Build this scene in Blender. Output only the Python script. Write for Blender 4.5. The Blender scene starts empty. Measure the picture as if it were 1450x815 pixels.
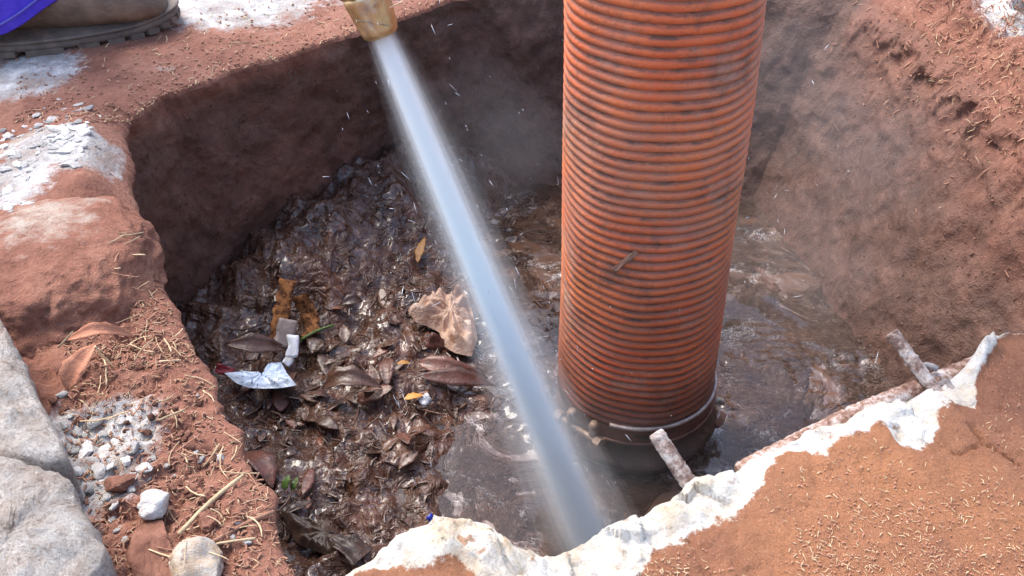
import bpy, bmesh, math, random
import numpy as np
from mathutils import Vector, Matrix, Euler
from mathutils.bvhtree import BVHTree

# ------------------------------------------------------------------ camera, sky, sun, exposure
R = math.radians
scene = bpy.context.scene
PITCH, FPX, CAM_H = R(36), 1420.0, 0.55
cam = bpy.data.cameras.new('camera'); camo = bpy.data.objects.new('camera', cam)
scene.collection.objects.link(camo); scene.camera = camo
camo.location = (0, 0, CAM_H); camo.rotation_euler = (math.pi/2 - PITCH, 0, 0)
cam.sensor_width = 36; cam.lens = 36*FPX/1450; cam.clip_start = .01; cam.clip_end = 500

SUN_AZ, SUN_EL = R(-52), R(60)         # direction TO the sun: azimuth from +y towards +x
world = bpy.data.worlds.new('World'); scene.world = world; world.use_nodes = True
wt = world.node_tree
sky = wt.nodes.new('ShaderNodeTexSky'); sky.sky_type = 'NISHITA'; sky.sun_disc = False
sky.sun_elevation = SUN_EL; sky.sun_rotation = SUN_AZ; sky.dust_density = 3.0; sky.ozone_density = 1.0
bgn = wt.nodes['Background']; bgn.inputs[1].default_value = .15
wt.links.new(sky.outputs[0], bgn.inputs[0])
sl = bpy.data.lights.new('sun', 'SUN'); sl.energy = 1.5; sl.angle = R(32); sl.color = (1, .95, .87)
so = bpy.data.objects.new('sun', sl); scene.collection.objects.link(so)
sd = Vector((math.sin(SUN_AZ)*math.cos(SUN_EL), math.cos(SUN_AZ)*math.cos(SUN_EL), math.sin(SUN_EL)))
so.rotation_euler = sd.to_track_quat('Z', 'Y').to_euler(); so.location = sd*4
scene.view_settings.view_transform = 'Standard'; scene.view_settings.look = 'None'
scene.view_settings.gamma = 1; scene.view_settings.use_curve_mapping = False
scene.view_settings.exposure = 1.5
scene.cycles.use_denoising = True
scene.cycles.volume_bounces = 24; scene.cycles.max_bounces = 24
scene.cycles.sample_clamp_indirect = 6

# ------------------------------------------------------------------ helpers
rnd = random.Random(7); C = scene.collection
def at(px, py, z=0.0):
    """world point on the level z that lies along the photograph's pixel (survey of the place)"""
    u = (px-725)/FPX; v = (py-407.5)/FPX
    d = (u, math.cos(PITCH)-v*math.sin(PITCH), -math.sin(PITCH)-v*math.cos(PITCH))
    t = (z-CAM_H)/d[2]
    return Vector((t*d[0], t*d[1], z))
def depth_at(p):
    return p[1]*math.cos(PITCH) + (CAM_H-p[2])*math.sin(PITCH)

def _hash(ix, iy, iz):
    h = (ix.astype(np.int64)*73856093) ^ (iy.astype(np.int64)*19349663) ^ (iz.astype(np.int64)*83492791)
    h = (h ^ (h >> 13))*1274126177 & 0x7fffffff
    h = (h ^ (h >> 15))*2246822519 & 0x7fffffff
    return (h & 0xffffff)/float(0xffffff)
def vnoise(P):
    P = np.asarray(P, float); i = np.floor(P).astype(np.int64); f = P-i; f = f*f*(3-2*f)
    out = 0
    for dx in (0, 1):
        for dy in (0, 1):
            for dz in (0, 1):
                w = (f[..., 0] if dx else 1-f[..., 0])*(f[..., 1] if dy else 1-f[..., 1])*(f[..., 2] if dz else 1-f[..., 2])
                out = out + w*_hash(i[..., 0]+dx, i[..., 1]+dy, i[..., 2]+dz)
    return out*2-1
def fbm(P, scale, oct=4, gain=.5, seed=0):
    P = np.asarray(P, float)*scale + seed*17.31
    a, s, o = 1.0, 0.0, 0
    for k in range(oct):
        o = o + a*vnoise(P*2**k + k*5.7); s += a; a *= gain
    return o/s
def ridged(P, scale, oct=3, seed=0):
    P = np.asarray(P, float)*scale + seed*11.7
    o = 0; a = 1; s = 0
    for k in range(oct):
        o = o + a*(1-np.abs(vnoise(P*2**k + k*3.1))*2); s += a; a *= .5
    return o/s
def facets(x, y, scale, seed=0):
    """broken-stone relief: each random cell is a little tilted plane"""
    X = x*scale+seed*3.7; Y = y*scale+seed*1.9; ix = np.floor(X); iy = np.floor(Y); best = np.full(X.shape, 9e9); out = np.zeros(X.shape); z0 = np.zeros(X.shape, np.int64)
    for dx in (-1, 0, 1):
        for dy in (-1, 0, 1):
            cx = (ix+dx).astype(np.int64); cy = (iy+dy).astype(np.int64)
            px = cx+_hash(cx, cy, z0+seed); py = cy+_hash(cx, cy, z0+seed+7)
            d = (X-px)**2+(Y-py)**2; m = d < best
            hgt = _hash(cx, cy, z0+seed+13)-.5 + (X-px)*(_hash(cx, cy, z0+seed+17)-.5)*1.6 + (Y-py)*(_hash(cx, cy, z0+seed+23)-.5)*1.6
            out = np.where(m, hgt, out); best = np.where(m, d, best)
    return out
def sstep(a, b, x):
    t = np.clip((x-a)/(b-a), 0, 1); return t*t*(3-2*t)

def mesh_obj(name, verts, faces, mat=None, parent=None, smooth=True, attrs=None):
    me = bpy.data.meshes.new(name)
    me.from_pydata([tuple(v) for v in verts] if not isinstance(verts, np.ndarray) else verts.tolist(), [], faces if not isinstance(faces, np.ndarray) else faces.tolist())
    if mat: me.materials.append(mat)
    if smooth: me.polygons.foreach_set('use_smooth', [True]*len(me.polygons))
    for k, a in (attrs or {}).items():
        at_ = me.attributes.new(k, 'FLOAT', 'POINT'); at_.data.foreach_set('value', np.asarray(a, np.float32).ravel())
    me.update()
    o = bpy.data.objects.new(name, me); C.objects.link(o)
    if parent: o.parent = parent
    return o
def grid_faces(rows, cols, closed=False, flip=False):
    r = np.arange(rows-1)[:, None]; c = np.arange(cols if closed else cols-1)[None, :]
    a = r*cols+c; b = r*cols+(c+1) % cols; d = (r+1)*cols+c; e = (r+1)*cols+(c+1) % cols
    q = np.stack([a, d, e, b] if flip else [a, b, e, d], -1).reshape(-1, 4)
    return q
def tag(o, label=None, cat=None, group=None, kind=None):
    if label: o['label'] = label
    if cat: o['category'] = cat
    if group: o['group'] = group
    if kind: o['kind'] = kind
    return o
def empty(name, loc=(0, 0, 0), rot=(0, 0, 0)):
    o = bpy.data.objects.new(name, None); C.objects.link(o); o.location = loc; o.rotation_euler = rot
    o.empty_display_size = .02
    return o
def resample(pts, step):
    pts = np.asarray(pts, float); seg = np.linalg.norm(np.diff(pts, axis=0), axis=1)
    s = np.concatenate([[0], np.cumsum(seg)]); n = max(2, int(s[-1]/step)+1)
    t = np.linspace(0, s[-1], n)
    return np.stack([np.interp(t, s, pts[:, k]) for k in range(pts.shape[1])], 1)
def smooth_line(p, n=2):
    for _ in range(n):
        q = p.copy(); q[1:-1] = .25*p[:-2]+.5*p[1:-1]+.25*p[2:]; p = q
    return p

# ------------------------------------------------------------------ materials
class NT:
    def __init__(s, name):
        s.m = bpy.data.materials.new(name); s.m.use_nodes = True; s.t = s.m.node_tree
        s.b = s.t.nodes['Principled BSDF']; s.out = s.t.nodes['Material Output']
        s.tc = s.t.nodes.new('ShaderNodeTexCoord').outputs['Object']
    def n(s, ty, **kw):
        o = s.t.nodes.new(ty)
        for k, v in kw.items(): setattr(o, k, v)
        return o
    def put(s, sock, v):
        if isinstance(v, bpy.types.NodeSocket): s.t.links.new(v, sock)
        elif isinstance(v, (tuple, list)): sock.default_value = (*v, 1) if len(v) == 3 and len(sock.default_value) == 4 else v
        else: sock.default_value = v
    def noise(s, scale, detail=4, rough=.55, vec=None, dist=0.0):
        o = s.n('ShaderNodeTexNoise'); s.put(o.inputs['Vector'], vec or s.tc)
        o.inputs['Scale'].default_value = scale; o.inputs['Detail'].default_value = detail
        o.inputs['Roughness'].default_value = rough; o.inputs['Distortion'].default_value = dist
        return o.outputs['Fac']
    def voro(s, scale, feature='F1', vec=None, out='Distance'):
        o = s.n('ShaderNodeTexVoronoi', feature=feature); s.put(o.inputs['Vector'], vec or s.tc); o.inputs['Scale'].default_value = scale
        return o.outputs[out]
    def stretch(s, sc):
        o = s.n('ShaderNodeMapping'); s.put(o.inputs['Vector'], s.tc); o.inputs['Scale'].default_value = sc; return o.outputs[0]
    def rng(s, v, a, b, c=0.0, d=1.0):
        o = s.n('ShaderNodeMapRange'); s.put(o.inputs[0], v)
        for i, q in enumerate((a, b, c, d)): s.put(o.inputs[i+1], q)
        return o.outputs[0]
    def math(s, op, a, b=0.0):
        o = s.n('ShaderNodeMath', operation=op); s.put(o.inputs[0], a); s.put(o.inputs[1], b); return o.outputs[0]
    def mix(s, f, a, b):
        o = s.n('ShaderNodeMix', data_type='RGBA'); s.put(o.inputs[0], f); s.put(o.inputs[6], a); s.put(o.inputs[7], b); return o.outputs[2]
    def ramp(s, f, stops):
        o = s.n('ShaderNodeValToRGB'); s.put(o.inputs[0], f); e = o.color_ramp.elements
        while len(e) < len(stops): e.new(.5)
        for q, (p, c) in zip(e, stops): q.position = p; q.color = (*c, 1)
        return o.outputs[0]
    def attr(s, name):
        return s.n('ShaderNodeAttribute', attribute_name=name).outputs['Fac']
    def rand(s): return s.n('ShaderNodeObjectInfo').outputs['Random']
    def bump(s, h, dist=.002, strength=1.0, normal=None):
        o = s.n('ShaderNodeBump'); o.inputs['Distance'].default_value = dist; o.inputs['Strength'].default_value = strength
        s.put(o.inputs['Height'], h)
        if normal is not None: s.put(o.inputs['Normal'], normal)
        return o.outputs[0]
    def done(s, color=None, rough=None, normal=None, spec=None, **kw):
        if color is not None: s.put(s.b.inputs['Base Color'], color)
        if rough is not None: s.put(s.b.inputs['Roughness'], rough)
        if normal is not None: s.put(s.b.inputs['Normal'], normal)
        if spec is not None: s.put(s.b.inputs['Specular IOR Level'], spec)
        for k, v in kw.items(): s.put(s.b.inputs[k.replace('_', ' ')], v)
        return s.m

SOIL_D, SOIL_M, SOIL_L = (.150, .060, .040), (.245, .105, .070), (.345, .170, .115)
def soil_color(t):
    c = t.ramp(t.math('ADD', t.math('MULTIPLY', t.noise(14, 5, .6), .6), t.math('MULTIPLY', t.noise(120, 4, .7), .4)),
               [(.32, SOIL_D), (.5, SOIL_M), (.68, SOIL_L)])
    grit = t.rng(t.voro(420), .0, .16, 1, 0)
    gm = t.math('MULTIPLY', grit, t.rng(t.noise(160, 2), .5, .6))
    c = t.mix(t.math('MULTIPLY', t.rng(t.noise(260, 5, .8), .54, .66), .55), c, (.12, .045, .028))
    return t.mix(t.math('MULTIPLY', gm, .65), c, (.55, .40, .29))
def soil_bump(t, a=1.0):
    b = t.bump(t.noise(60, 6, .65), .006*a)
    return t.bump(t.noise(420, 3, .7), .0022*a, normal=b)
def concrete_color(t, warm=(.60, .50, .40), white=(.74, .72, .69), dark=(.42, .37, .33)):
    c = t.ramp(t.noise(22, 5, .65), [(.34, warm), (.5, white), (.72, (.8, .79, .77))])
    sp = t.rng(t.noise(240, 3, .7), .58, .7)
    return t.mix(t.math('MULTIPLY', sp, .7), c, dark)

def mat_ground():
    t = NT('red_soil_with_cement_dust')
    cem = t.attr('cement'); wet = t.attr('wet')
    edge = t.math('ADD', cem, t.math('SUBTRACT', t.math('MULTIPLY', t.noise(55, 8, .8), 2.2), 1.1))
    f = t.rng(edge, .38, .75, 0, .95)
    c = t.mix(f, soil_color(t), concrete_color(t, (.32, .26, .225), (.40, .385, .375), (.17, .115, .088)))
    wc = t.ramp(t.noise(30, 6, .7), [(.3, (.070, .036, .026)), (.55, (.120, .062, .044)), (.75, (.190, .100, .072))])
    we = t.rng(t.math('ADD', wet, t.math('SUBTRACT', t.math('MULTIPLY', t.noise(18, 5, .65), .7), .35)), .25, .75)
    c = t.mix(we, c, wc)
    r = t.rng(we, 0, 1, .92, .5)
    b = t.bump(t.noise(60, 6, .65), .006)
    b = t.bump(t.noise(420, 3, .7), .002, normal=b)
    return t.done(c, r, b, .35)
def mat_soil(name='red_soil', a=1.0):
    t = NT(name); return t.done(soil_color(t), .93, soil_bump(t, a), .3)
def mat_clod():
    t = NT('clay_clod')
    c = soil_color(t)
    g = t.rng(t.math('ADD', t.attr('cement'), t.math('SUBTRACT', t.math('MULTIPLY', t.noise(38, 8, .8), 2.2), 1.1)), .3, .8)
    c = t.mix(t.math('MULTIPLY', g, .85), c, (.44, .39, .33))
    return t.done(c, .92, soil_bump(t, 1.0), .3)
def mat_slab():
    t = NT('broken_concrete_with_soil')
    soil = t.attr('soil')
    f = t.rng(t.math('ADD', soil, t.math('SUBTRACT', t.math('MULTIPLY', t.noise(75, 8, .78), 1.9), .98)), .42, .62)
    con = t.ramp(t.noise(20, 6, .7), [(.33, (.66, .46, .29)), (.43, (.74, .64, .51)), (.54, (.82, .79, .74)), (.8, (.85, .84, .82))])
    con = t.mix(t.math('MULTIPLY', t.rng(t.noise(150, 6, .8), .55, .68), .6), con, (.48, .41, .35))
    con = t.mix(t.math('MULTIPLY', t.rng(t.noise(48, 3, .6), .66, .7), .8), con, (.40, .20, .10))
    s = soil_color(t)
    s = t.mix(t.rng(t.noise(6, 4, .6), .35, .66, .25, 1), s, (.46, .205, .10))
    s = t.mix(t.math('MULTIPLY', t.rng(t.noise(300, 5, .8), .56, .68), .55), s, (.17, .065, .036))
    s = t.mix(t.math('MULTIPLY', t.rng(t.noise(390, 4, .8), .60, .70), .6), s, (.66, .46, .29))
    c = t.mix(f, con, s)
    b = t.bump(t.noise(90, 8, .78), .006); b = t.bump(t.noise(480, 3, .7), .0016, normal=b)
    return t.done(c, .92, b, .3)
def mat_concrete(name='weathered_concrete'):
    t = NT(name)
    c = t.ramp(t.noise(26, 6, .7), [(.3, (.52, .38, .30)), (.44, (.64, .56, .50)), (.6, (.74, .70, .66)), (.78, (.80, .78, .76))])
    c = t.mix(t.math('MULTIPLY', t.rng(t.noise(230, 5, .8), .5, .64), .75), c, (.36, .26, .20))
    c = t.mix(t.math('MULTIPLY', t.rng(t.voro(330), 0, .25, 1, 0), .4), c, (.75, .73, .7))
    c = t.mix(t.math('MULTIPLY', t.rng(t.noise(9, 5, .7), .54, .68), .6), c, (.36, .22, .155))
    c = t.mix(t.math('MULTIPLY', t.rng(t.voro(150), 0, .2, 1, 0), .7), c, (.30, .22, .18))
    b = t.bump(t.noise(130, 8, .78), .005); b = t.bump(t.noise(520, 3, .7), .0018, normal=b)
    return t.done(c, .9, b, .3)
def mat_stone(name, a, b_, scale=1.6):
    t = NT(name)                                           # these meshes are one unit big before scaling
    c = t.mix(t.rng(t.noise(scale, 5, .7), .35, .65), a, b_)
    c = t.mix(t.math('MULTIPLY', t.rng(t.noise(2.6, 6, .75), .56, .66), .75), c, SOIL_M)
    k = t.n('ShaderNodeHueSaturation'); t.put(k.inputs['Color'], c); t.put(k.inputs['Value'], t.rng(t.rand(), 0, 1, .5, 1.08))
    return t.done(k.outputs[0], .88, t.bump(t.noise(4, 6, .7), .0025), .3)
def mat_mud():
    t = NT('wet_mud')
    c = t.ramp(t.noise(24, 6, .7), [(.3, (.028, .013, .008)), (.48, (.068, .030, .018)), (.68, (.130, .060, .036))])
    c = t.mix(t.rng(t.noise(11, 4, .6), .5, .72, 0, .7), c, (.135, .052, .027))
    c = t.mix(t.rng(t.noise(130, 4, .7), .55, .75, 0, .7), c, (.19, .095, .06))
    b = t.bump(t.noise(48, 4, .55, dist=1.0), .014); b = t.bump(t.noise(200, 3, .6), .0014, normal=b)
    return t.done(c, t.rng(t.noise(38, 4, .6), .38, .62, .10, .48), b, .6, Coat_Weight=t.rng(t.noise(30, 3, .6), .45, .6, 0, .8), Coat_Roughness=.06)
def mat_water():
    t = NT('murky_water')
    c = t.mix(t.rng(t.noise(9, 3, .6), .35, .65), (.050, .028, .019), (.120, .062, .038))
    w = t.stretch((1, .8, 1)); rough_patch = t.rng(t.noise(11, 5, .65, dist=.8), .45, .55, .06, 1)
    b1 = t.math('MULTIPLY', t.noise(85, 4, .65, vec=w, dist=2.2), rough_patch)
    b = t.bump(b1, .022); b = t.bump(t.noise(28, 2, .5), .003, normal=b)
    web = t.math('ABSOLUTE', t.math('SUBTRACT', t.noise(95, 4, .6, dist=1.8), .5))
    painted_glint = t.math('MULTIPLY', t.rng(web, .012, .045, 1, 0), t.rng(t.noise(13, 5, .7, dist=.8), .545, .63))  # patchy web of thin lines: sky glints painted into the water colour
    c = t.mix(t.math('MULTIPLY', painted_glint, .75), c, (.50, .50, .50))
    return t.done(c, t.rng(painted_glint, 0, 1, .06, .4), b, .7, Coat_Weight=.8, Coat_Roughness=.02)
def mat_hose():
    t = NT('orange_ribbed_plastic')
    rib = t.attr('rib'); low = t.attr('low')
    ring = t.stretch((6, 6, 90))
    o = t.mix(t.rng(t.noise(8, 4, .6), .35, .65), (.60, .105, .036), (.70, .20, .070))
    pale = t.mix(t.noise(14, 4, .6), (.42, .17, .105), (.50, .24, .16))
    o = t.mix(t.rng(t.noise(5, 6, .7), .46, .62, 0, .85), o, pale)
    dull = t.mix(t.noise(40, 4, .6), (.25, .085, .050), (.36, .14, .090))
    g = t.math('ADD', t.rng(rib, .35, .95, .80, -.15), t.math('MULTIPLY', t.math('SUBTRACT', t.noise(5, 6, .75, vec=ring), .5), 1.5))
    g = t.math('ADD', g, t.math('MULTIPLY', t.math('SUBTRACT', t.noise(10, 5, .65), .5), 1.6))
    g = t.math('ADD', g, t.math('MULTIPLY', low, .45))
    c = t.mix(t.rng(g, .15, .8, 0, .95), o, dull)
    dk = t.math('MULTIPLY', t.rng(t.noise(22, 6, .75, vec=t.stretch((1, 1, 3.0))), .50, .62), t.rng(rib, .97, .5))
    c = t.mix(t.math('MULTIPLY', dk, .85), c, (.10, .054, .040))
    c = t.mix(t.math('MULTIPLY', t.rng(t.noise(11, 7, .78, vec=t.stretch((1, 1, .6))), .53, .66), .7), c, (.12, .065, .047))
    c = t.mix(t.math('MULTIPLY', t.rng(t.noise(15, 6, .75), .55, .68), .6), c, (.40, .25, .18))
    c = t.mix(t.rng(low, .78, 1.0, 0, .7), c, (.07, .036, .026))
    b = t.bump(t.noise(300, 4, .7), .0012)
    return t.done(c, t.rng(t.noise(60, 3), .3, .7, .34, .6), b, .45)
def mat_plain(name, a, b_=None, scale=80, rough=.6, metal=0.0, bump=.0008, spec=.5, wear=None, **kw):
    t = NT(name)
    c = t.mix(t.rng(t.noise(scale, 5, .65), .35, .65), a, b_ or a)
    if wear: c = t.mix(t.rng(t.noise(scale*.6, 5, .75), .55, .68), c, wear)
    return t.done(c, rough, t.bump(t.noise(scale*4, 4, .7), bump), spec, Metallic=metal, **kw)
def mat_leaf(name, a, b_, rough=.45, coat=.0):
    t = NT(name)
    c = t.mix(t.rng(t.noise(70, 6, .75), .3, .7), a, b_)
    if coat: c = t.mix(t.rng(t.noise(40, 6, .75), .42, .56, 0, .9), c, (.090, .043, .027))
    k = t.n('ShaderNodeHueSaturation'); t.put(k.inputs['Color'], c); t.put(k.inputs['Value'], t.rng(t.rand(), 0, 1, .6, 1.35))
    return t.done(k.outputs[0], rough, t.bump(t.noise(240, 3, .6), .0012), .5, Coat_Weight=coat, Coat_Roughness=.1)
def mat_print():
    t = NT('printed_foil')
    v = t.n('ShaderNodeTexVoronoi'); v.inputs['Scale'].default_value = 210; t.put(v.inputs['Vector'], t.stretch((1, .5, 1)))
    f = t.rng(v.outputs['Distance'], .18, .3, 1, 0)
    c = t.mix(t.math('MULTIPLY', f, t.rng(t.noise(90, 2), .45, .55)), (.62, .72, .84), (.10, .14, .30))
    c = t.mix(t.rng(t.noise(55, 5, .7), .6, .68), c, (.10, .045, .025))
    return t.done(c, .28, t.bump(t.noise(90, 3), .002), .5)
def mat_rust():
    t = NT('rusty_steel')
    c = t.ramp(t.noise(130, 5, .75), [(.40, (.045, .018, .010)), (.50, (.22, .085, .028)), (.62, (.42, .18, .06))])
    return t.done(c, .85, t.bump(t.noise(260, 5, .7), .002), .3)
def mat_rebar(dirt):
    t = NT('rebar_'+dirt)
    st = {'white': [(.35, (.17, .10, .08)), (.5, (.38, .29, .25)), (.66, (.62, .56, .52))],
          'grey': [(.35, (.20, .17, .16)), (.5, (.33, .31, .31)), (.66, (.48, .38, .33))],
          'rust': [(.35, (.16, .075, .05)), (.5, (.38, .23, .17)), (.66, (.68, .60, .56))]}[dirt]
    return t.done(t.ramp(t.rng(t.noise(70, 7, .8), .3, .7, .15, .85), st), .8, t.bump(t.noise(200, 6, .75), .003), .4)
def mat_volume(name, color, density, aniso=.3):
    m = bpy.data.materials.new(name); m.use_nodes = True; t = m.node_tree; t.nodes.clear()
    o = t.nodes.new('ShaderNodeOutputMaterial'); v = t.nodes.new('ShaderNodeVolumePrincipled')
    v.inputs['Color'].default_value = (*color, 1); v.inputs['Density'].default_value = density; v.inputs['Anisotropy'].default_value = aniso
    t.links.new(v.outputs[0], o.inputs['Volume']); return m

M = dict(ground=mat_ground(), soil=mat_soil(), clod=mat_clod(), slab=mat_slab(), concrete=mat_concrete(),
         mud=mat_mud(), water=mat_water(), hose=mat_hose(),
         white_stone=mat_stone('white_stone', (.66, .62, .57), (.80, .79, .78)),
         tan_stone=mat_stone('tan_stone', (.72, .50, .31), (.80, .77, .72), 1.2),
         red_stone=mat_stone('red_stone', (.15, .06, .04), (.36, .17, .115)),
         straw=mat_leaf('dry_straw', (.40, .27, .15), (.60, .46, .29), .7),
         root=mat_leaf('dry_root', (.25, .115, .07), (.38, .20, .13), .8),
         dry_leaf=mat_leaf('dry_leaf', (.28, .105, .058), (.38, .17, .10), .8),
         wet_leaf=mat_leaf('wet_leaf', (.050, .023, .014), (.115, .050, .029), .38, .2),
         red_leaf=mat_leaf('red_leaf', (.12, .036, .021), (.20, .072, .042), .4, .15),
         yellow_leaf=mat_leaf('yellow_leaf', (.50, .25, .05), (.42, .17, .04), .5),
         green_leaf=mat_leaf('green_leaf', (.06, .13, .02), (.14, .20, .04), .45),
         foil=mat_print(), rust=mat_rust(),
         bag=mat_plain('dirty_plastic', (.30, .15, .085), (.58, .42, .32), 45, .35, bump=.003),
         grey_sheet=mat_plain('grey_sheet', (.16, .12, .11), (.26, .21, .19), 60, .5),
         flake=mat_plain('white_flake', (.62, .64, .68), (.75, .76, .78), 60, .5),
         blue=mat_plain('blue_plastic', (.02, .04, .32), (.03, .05, .40), 60, .3),
         red=mat_plain('red_plastic', (.22, .01, .02), (.28, .02, .03), 60, .4),
         band=mat_plain('muddy_steel_band', (.10, .042, .026), (.17, .075, .05), 60, .42, .25),
         wire=mat_plain('steel_wire', (.30, .22, .19), (.50, .42, .38), 90, .38, .5),
         bolt=mat_plain('muddy_bolt', (.13, .075, .05), (.28, .20, .15), 120, .5, .4),
         cuff=mat_plain('black_rubber_cuff', (.035, .021, .016), (.07, .042, .031), 40, .35, bump=.0015, wear=(.13, .075, .055)),
         brass=mat_plain('brass', (.46, .30, .13), (.62, .46, .25), 50, .42, .7, bump=.0008, wear=(.50, .42, .33)),
         steel=mat_plain('lance_steel', (.42, .41, .39), (.52, .50, .47), 50, .35, .8),
         leather=mat_plain('dusty_leather', (.085, .052, .036), (.22, .145, .098), 17, .6, bump=.003, wear=(.34, .20, .13)),
         sole=mat_plain('rubber_sole', (.09, .066, .055), (.16, .12, .095), 40, .7, bump=.0015, wear=(.26, .14, .095)),
         cloth=mat_plain('blue_workwear', (.06, .03, .50), (.09, .05, .60), 60, .85, bump=.0015),
         seam=mat_plain('blue_stitching', (.12, .11, .50), (.16, .15, .55), 200, .8),
         rebar_white=mat_rebar('white'), rebar_grey=mat_rebar('grey'), rebar_rust=mat_rebar('rust'),
         jet_core=mat_volume('jet_core', (.985, .998, 1), 260, .0), jet_mid=mat_volume('jet_mid', (.975, .996, 1), 110, .0),
         jet_out=mat_volume('jet_out', (.94, .985, 1), 20, .0), jet_thin=mat_volume('jet_thin', (.94, .98, 1), 5, .0), jet_fog=mat_volume('jet_fog', (.94, .98, 1), 1.5, .0),
         mist=mat_volume('mist', (.93, .96, 1), .13, .0), drop=mat_plain('water_drop', (.75, .8, .86), None, 50, .15))

# ------------------------------------------------------------------ the pit: rim line, floor line
L_PX = [(425, 818), (408, 790), (396, 765), (388, 720), (384, 692), (352, 648), (345, 632), (338, 612), (312, 580), (306, 560),
        (302, 540), (282, 510), (262, 468), (248, 440), (232, 400), (214, 360), (196, 318), (186, 282), (183, 255), (186, 225), (178, 192), (180, 170)]
F_PX = [(196, 162), (214, 152), (228, 138), (252, 134), (276, 122), (330, 102), (390, 86), (450, 66), (500, 50), (560, 30), (600, 16), (640, 0)]
rim, flo = [], []
def both(r, f): rim.append(tuple(r)); flo.append(tuple(f))
both((-.125, .395), (-.20, .40))
for p in L_PX[:-1]:
    q = at(*p); both(q[:2], (q[0]-.055, q[1]+.0))
q = at(*L_PX[-1]); both(q[:2], (-.468, 1.085))
for k, p in enumerate(F_PX):
    q = at(*p); w = min(1, (k+1)/10); both(q[:2], (-.468+.278*w, 1.085+.415*w) if k < 10 else ((-.10, 1.505), (-.02, 1.505))[k-10])
both((.10, 1.62), (.10, 1.495)); both((.36, 1.61), (.28, 1.455)); both((.535, 1.555), (.375, 1.43)); both((.560, 1.50), (.390, 1.40))
both((.605, 1.32), (.402, 1.33)); both((.645, 1.0), (.475, .98)); both((.72, .78), (.52, .80))
both((.66, .665), (.53, .70)); both((.45, .60), (.42, .60)); both((.28, .50), (.28, .52)); both((.137, .44), (.14, .45)); both((0, .395), (0, .41)); both((-.08, .38), (-.10, .39))
both(rim[0], flo[0])
rs = resample(np.hstack([np.array(rim), np.array(flo)]), .0038)[:-1]
# (resampled along the joint line of both outlines so that rim and floor stay matched)
NC = len(rs); PR = rs[:, :2].copy(); PF = rs[:, 2:].copy()
CEN = np.array([.08, .98])
def z3(p, z=0.0): return np.column_stack([p, np.full(len(p), z)])
rad = PR-CEN; rl = np.linalg.norm(rad, axis=1)
near_side = sstep(-.12, .1, PR[:, 0])*sstep(.80, .72, PR[:, 1])      # the stretch that lies under the concrete slab
right_side = sstep(.535, .560, PR[:, 0])*sstep(.7, .9, PR[:, 1])*sstep(1.56, 1.52, PR[:, 1])
PS = PR.copy()
PR += rad/rl[:, None]*(fbm(z3(PR), 22, 4, .6, 1)*.012 + fbm(z3(PR), 120, 2, .5, 2)*.003)[:, None]

# features of the ground outside the pit
def ground_h(x, y):
    P = np.stack([x, y, 0*x], -1)
    h = fbm(P, 3.5, 3, .5, 3)*.018 + fbm(P, 26, 4, .6, 4)*.006
    c = at(80, 290); d = np.sqrt(((x-c.x)/.12)**2+((y-c.y)/.26)**2) + fbm(P, 12, 3, .5, 9)*.15
    h += .040*sstep(1.05, .4, d)                                   # heap behind the clod
    c = at(180, 640); d = np.sqrt(((x-c.x)/.12)**2+((y-c.y)/.14)**2)
    lump = np.maximum(ridged(P, 38, 3, 5), 0)
    h += sstep(2.2, .8, d)*(lump*.014 + fbm(P, 80, 4, .65, 8)*.008)
    rr = sstep(.50, .66, x)*sstep(.7, .95, y)                       # crumbled bank on the right
    h += rr*(.03 + np.maximum(ridged(P, 24, 4, 6), 0)*.03 + fbm(P, 9, 3, .6, 12)*.03)
    return h
def cement_mask(x, y):
    P = np.stack([x, y, 0*x], -1); m = np.zeros_like(x)
    for px, py, ax, ay, s in [(40, 108, .085, .10, 1.0), (330, 8, .17, .13, 1.05), (470, -30, .2, .16, .9), (150, -60, .6, .3, .6), (85, 190, .085, .075, 1.0), (25, 235, .045, .12, .9),
                              (150, 625, .060, .055, 1.0), (150, 690, .045, .06, .8), (110, 640, .05, .06, .9), (1435, 66, .07, .09, 1.1), (1420, 190, .03, .05, .5), (235, 105, .03, .025, .45)]:
        c = at(px, py, .055 if px < 110 and 150 < py < 300 else 0); d = np.sqrt(((x-c.x)/ax)**2+((y-c.y)/ay)**2)
        m = np.maximum(m, s*sstep(1.25, .3, d))
    return m + .12*(fbm(P, 5, 3, .5, 21))

offs = np.concatenate([[0, .0015, .004], np.cumsum(np.full(95, .0042))+.004, .41+np.cumsum(.006*1.14**np.arange(54))])
rows = []
for d in offs:
    rows.append(CEN + (PR-CEN)*(1+d/rl)[:, None])
G = np.stack(rows); x, y = G[..., 0], G[..., 1]; dd = np.broadcast_to(offs[:, None], x.shape)
z = ground_h(x, y)*sstep(-.01, .05, dd) - .007*np.exp(-dd/.003) + .004
z = z*(1-near_side)[None, :] + near_side[None, :]*(-.13)
far_fade = sstep(1.5, 4, dd); z = z*(1-far_fade) + far_fade*0
z = np.where(near_side[None, :] > .5, np.minimum(z, -.12 + 0*z), z)
cem = cement_mask(x, y)*(dd > .008)
V = np.stack([x, y, z], -1).reshape(-1, 3)
tag(mesh_obj('ground', V, grid_faces(len(offs), NC, True, True), M['ground'], attrs=dict(cement=cem, wet=np.zeros(cem.size))), kind='structure')
RIM_Z = z[0]
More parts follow.
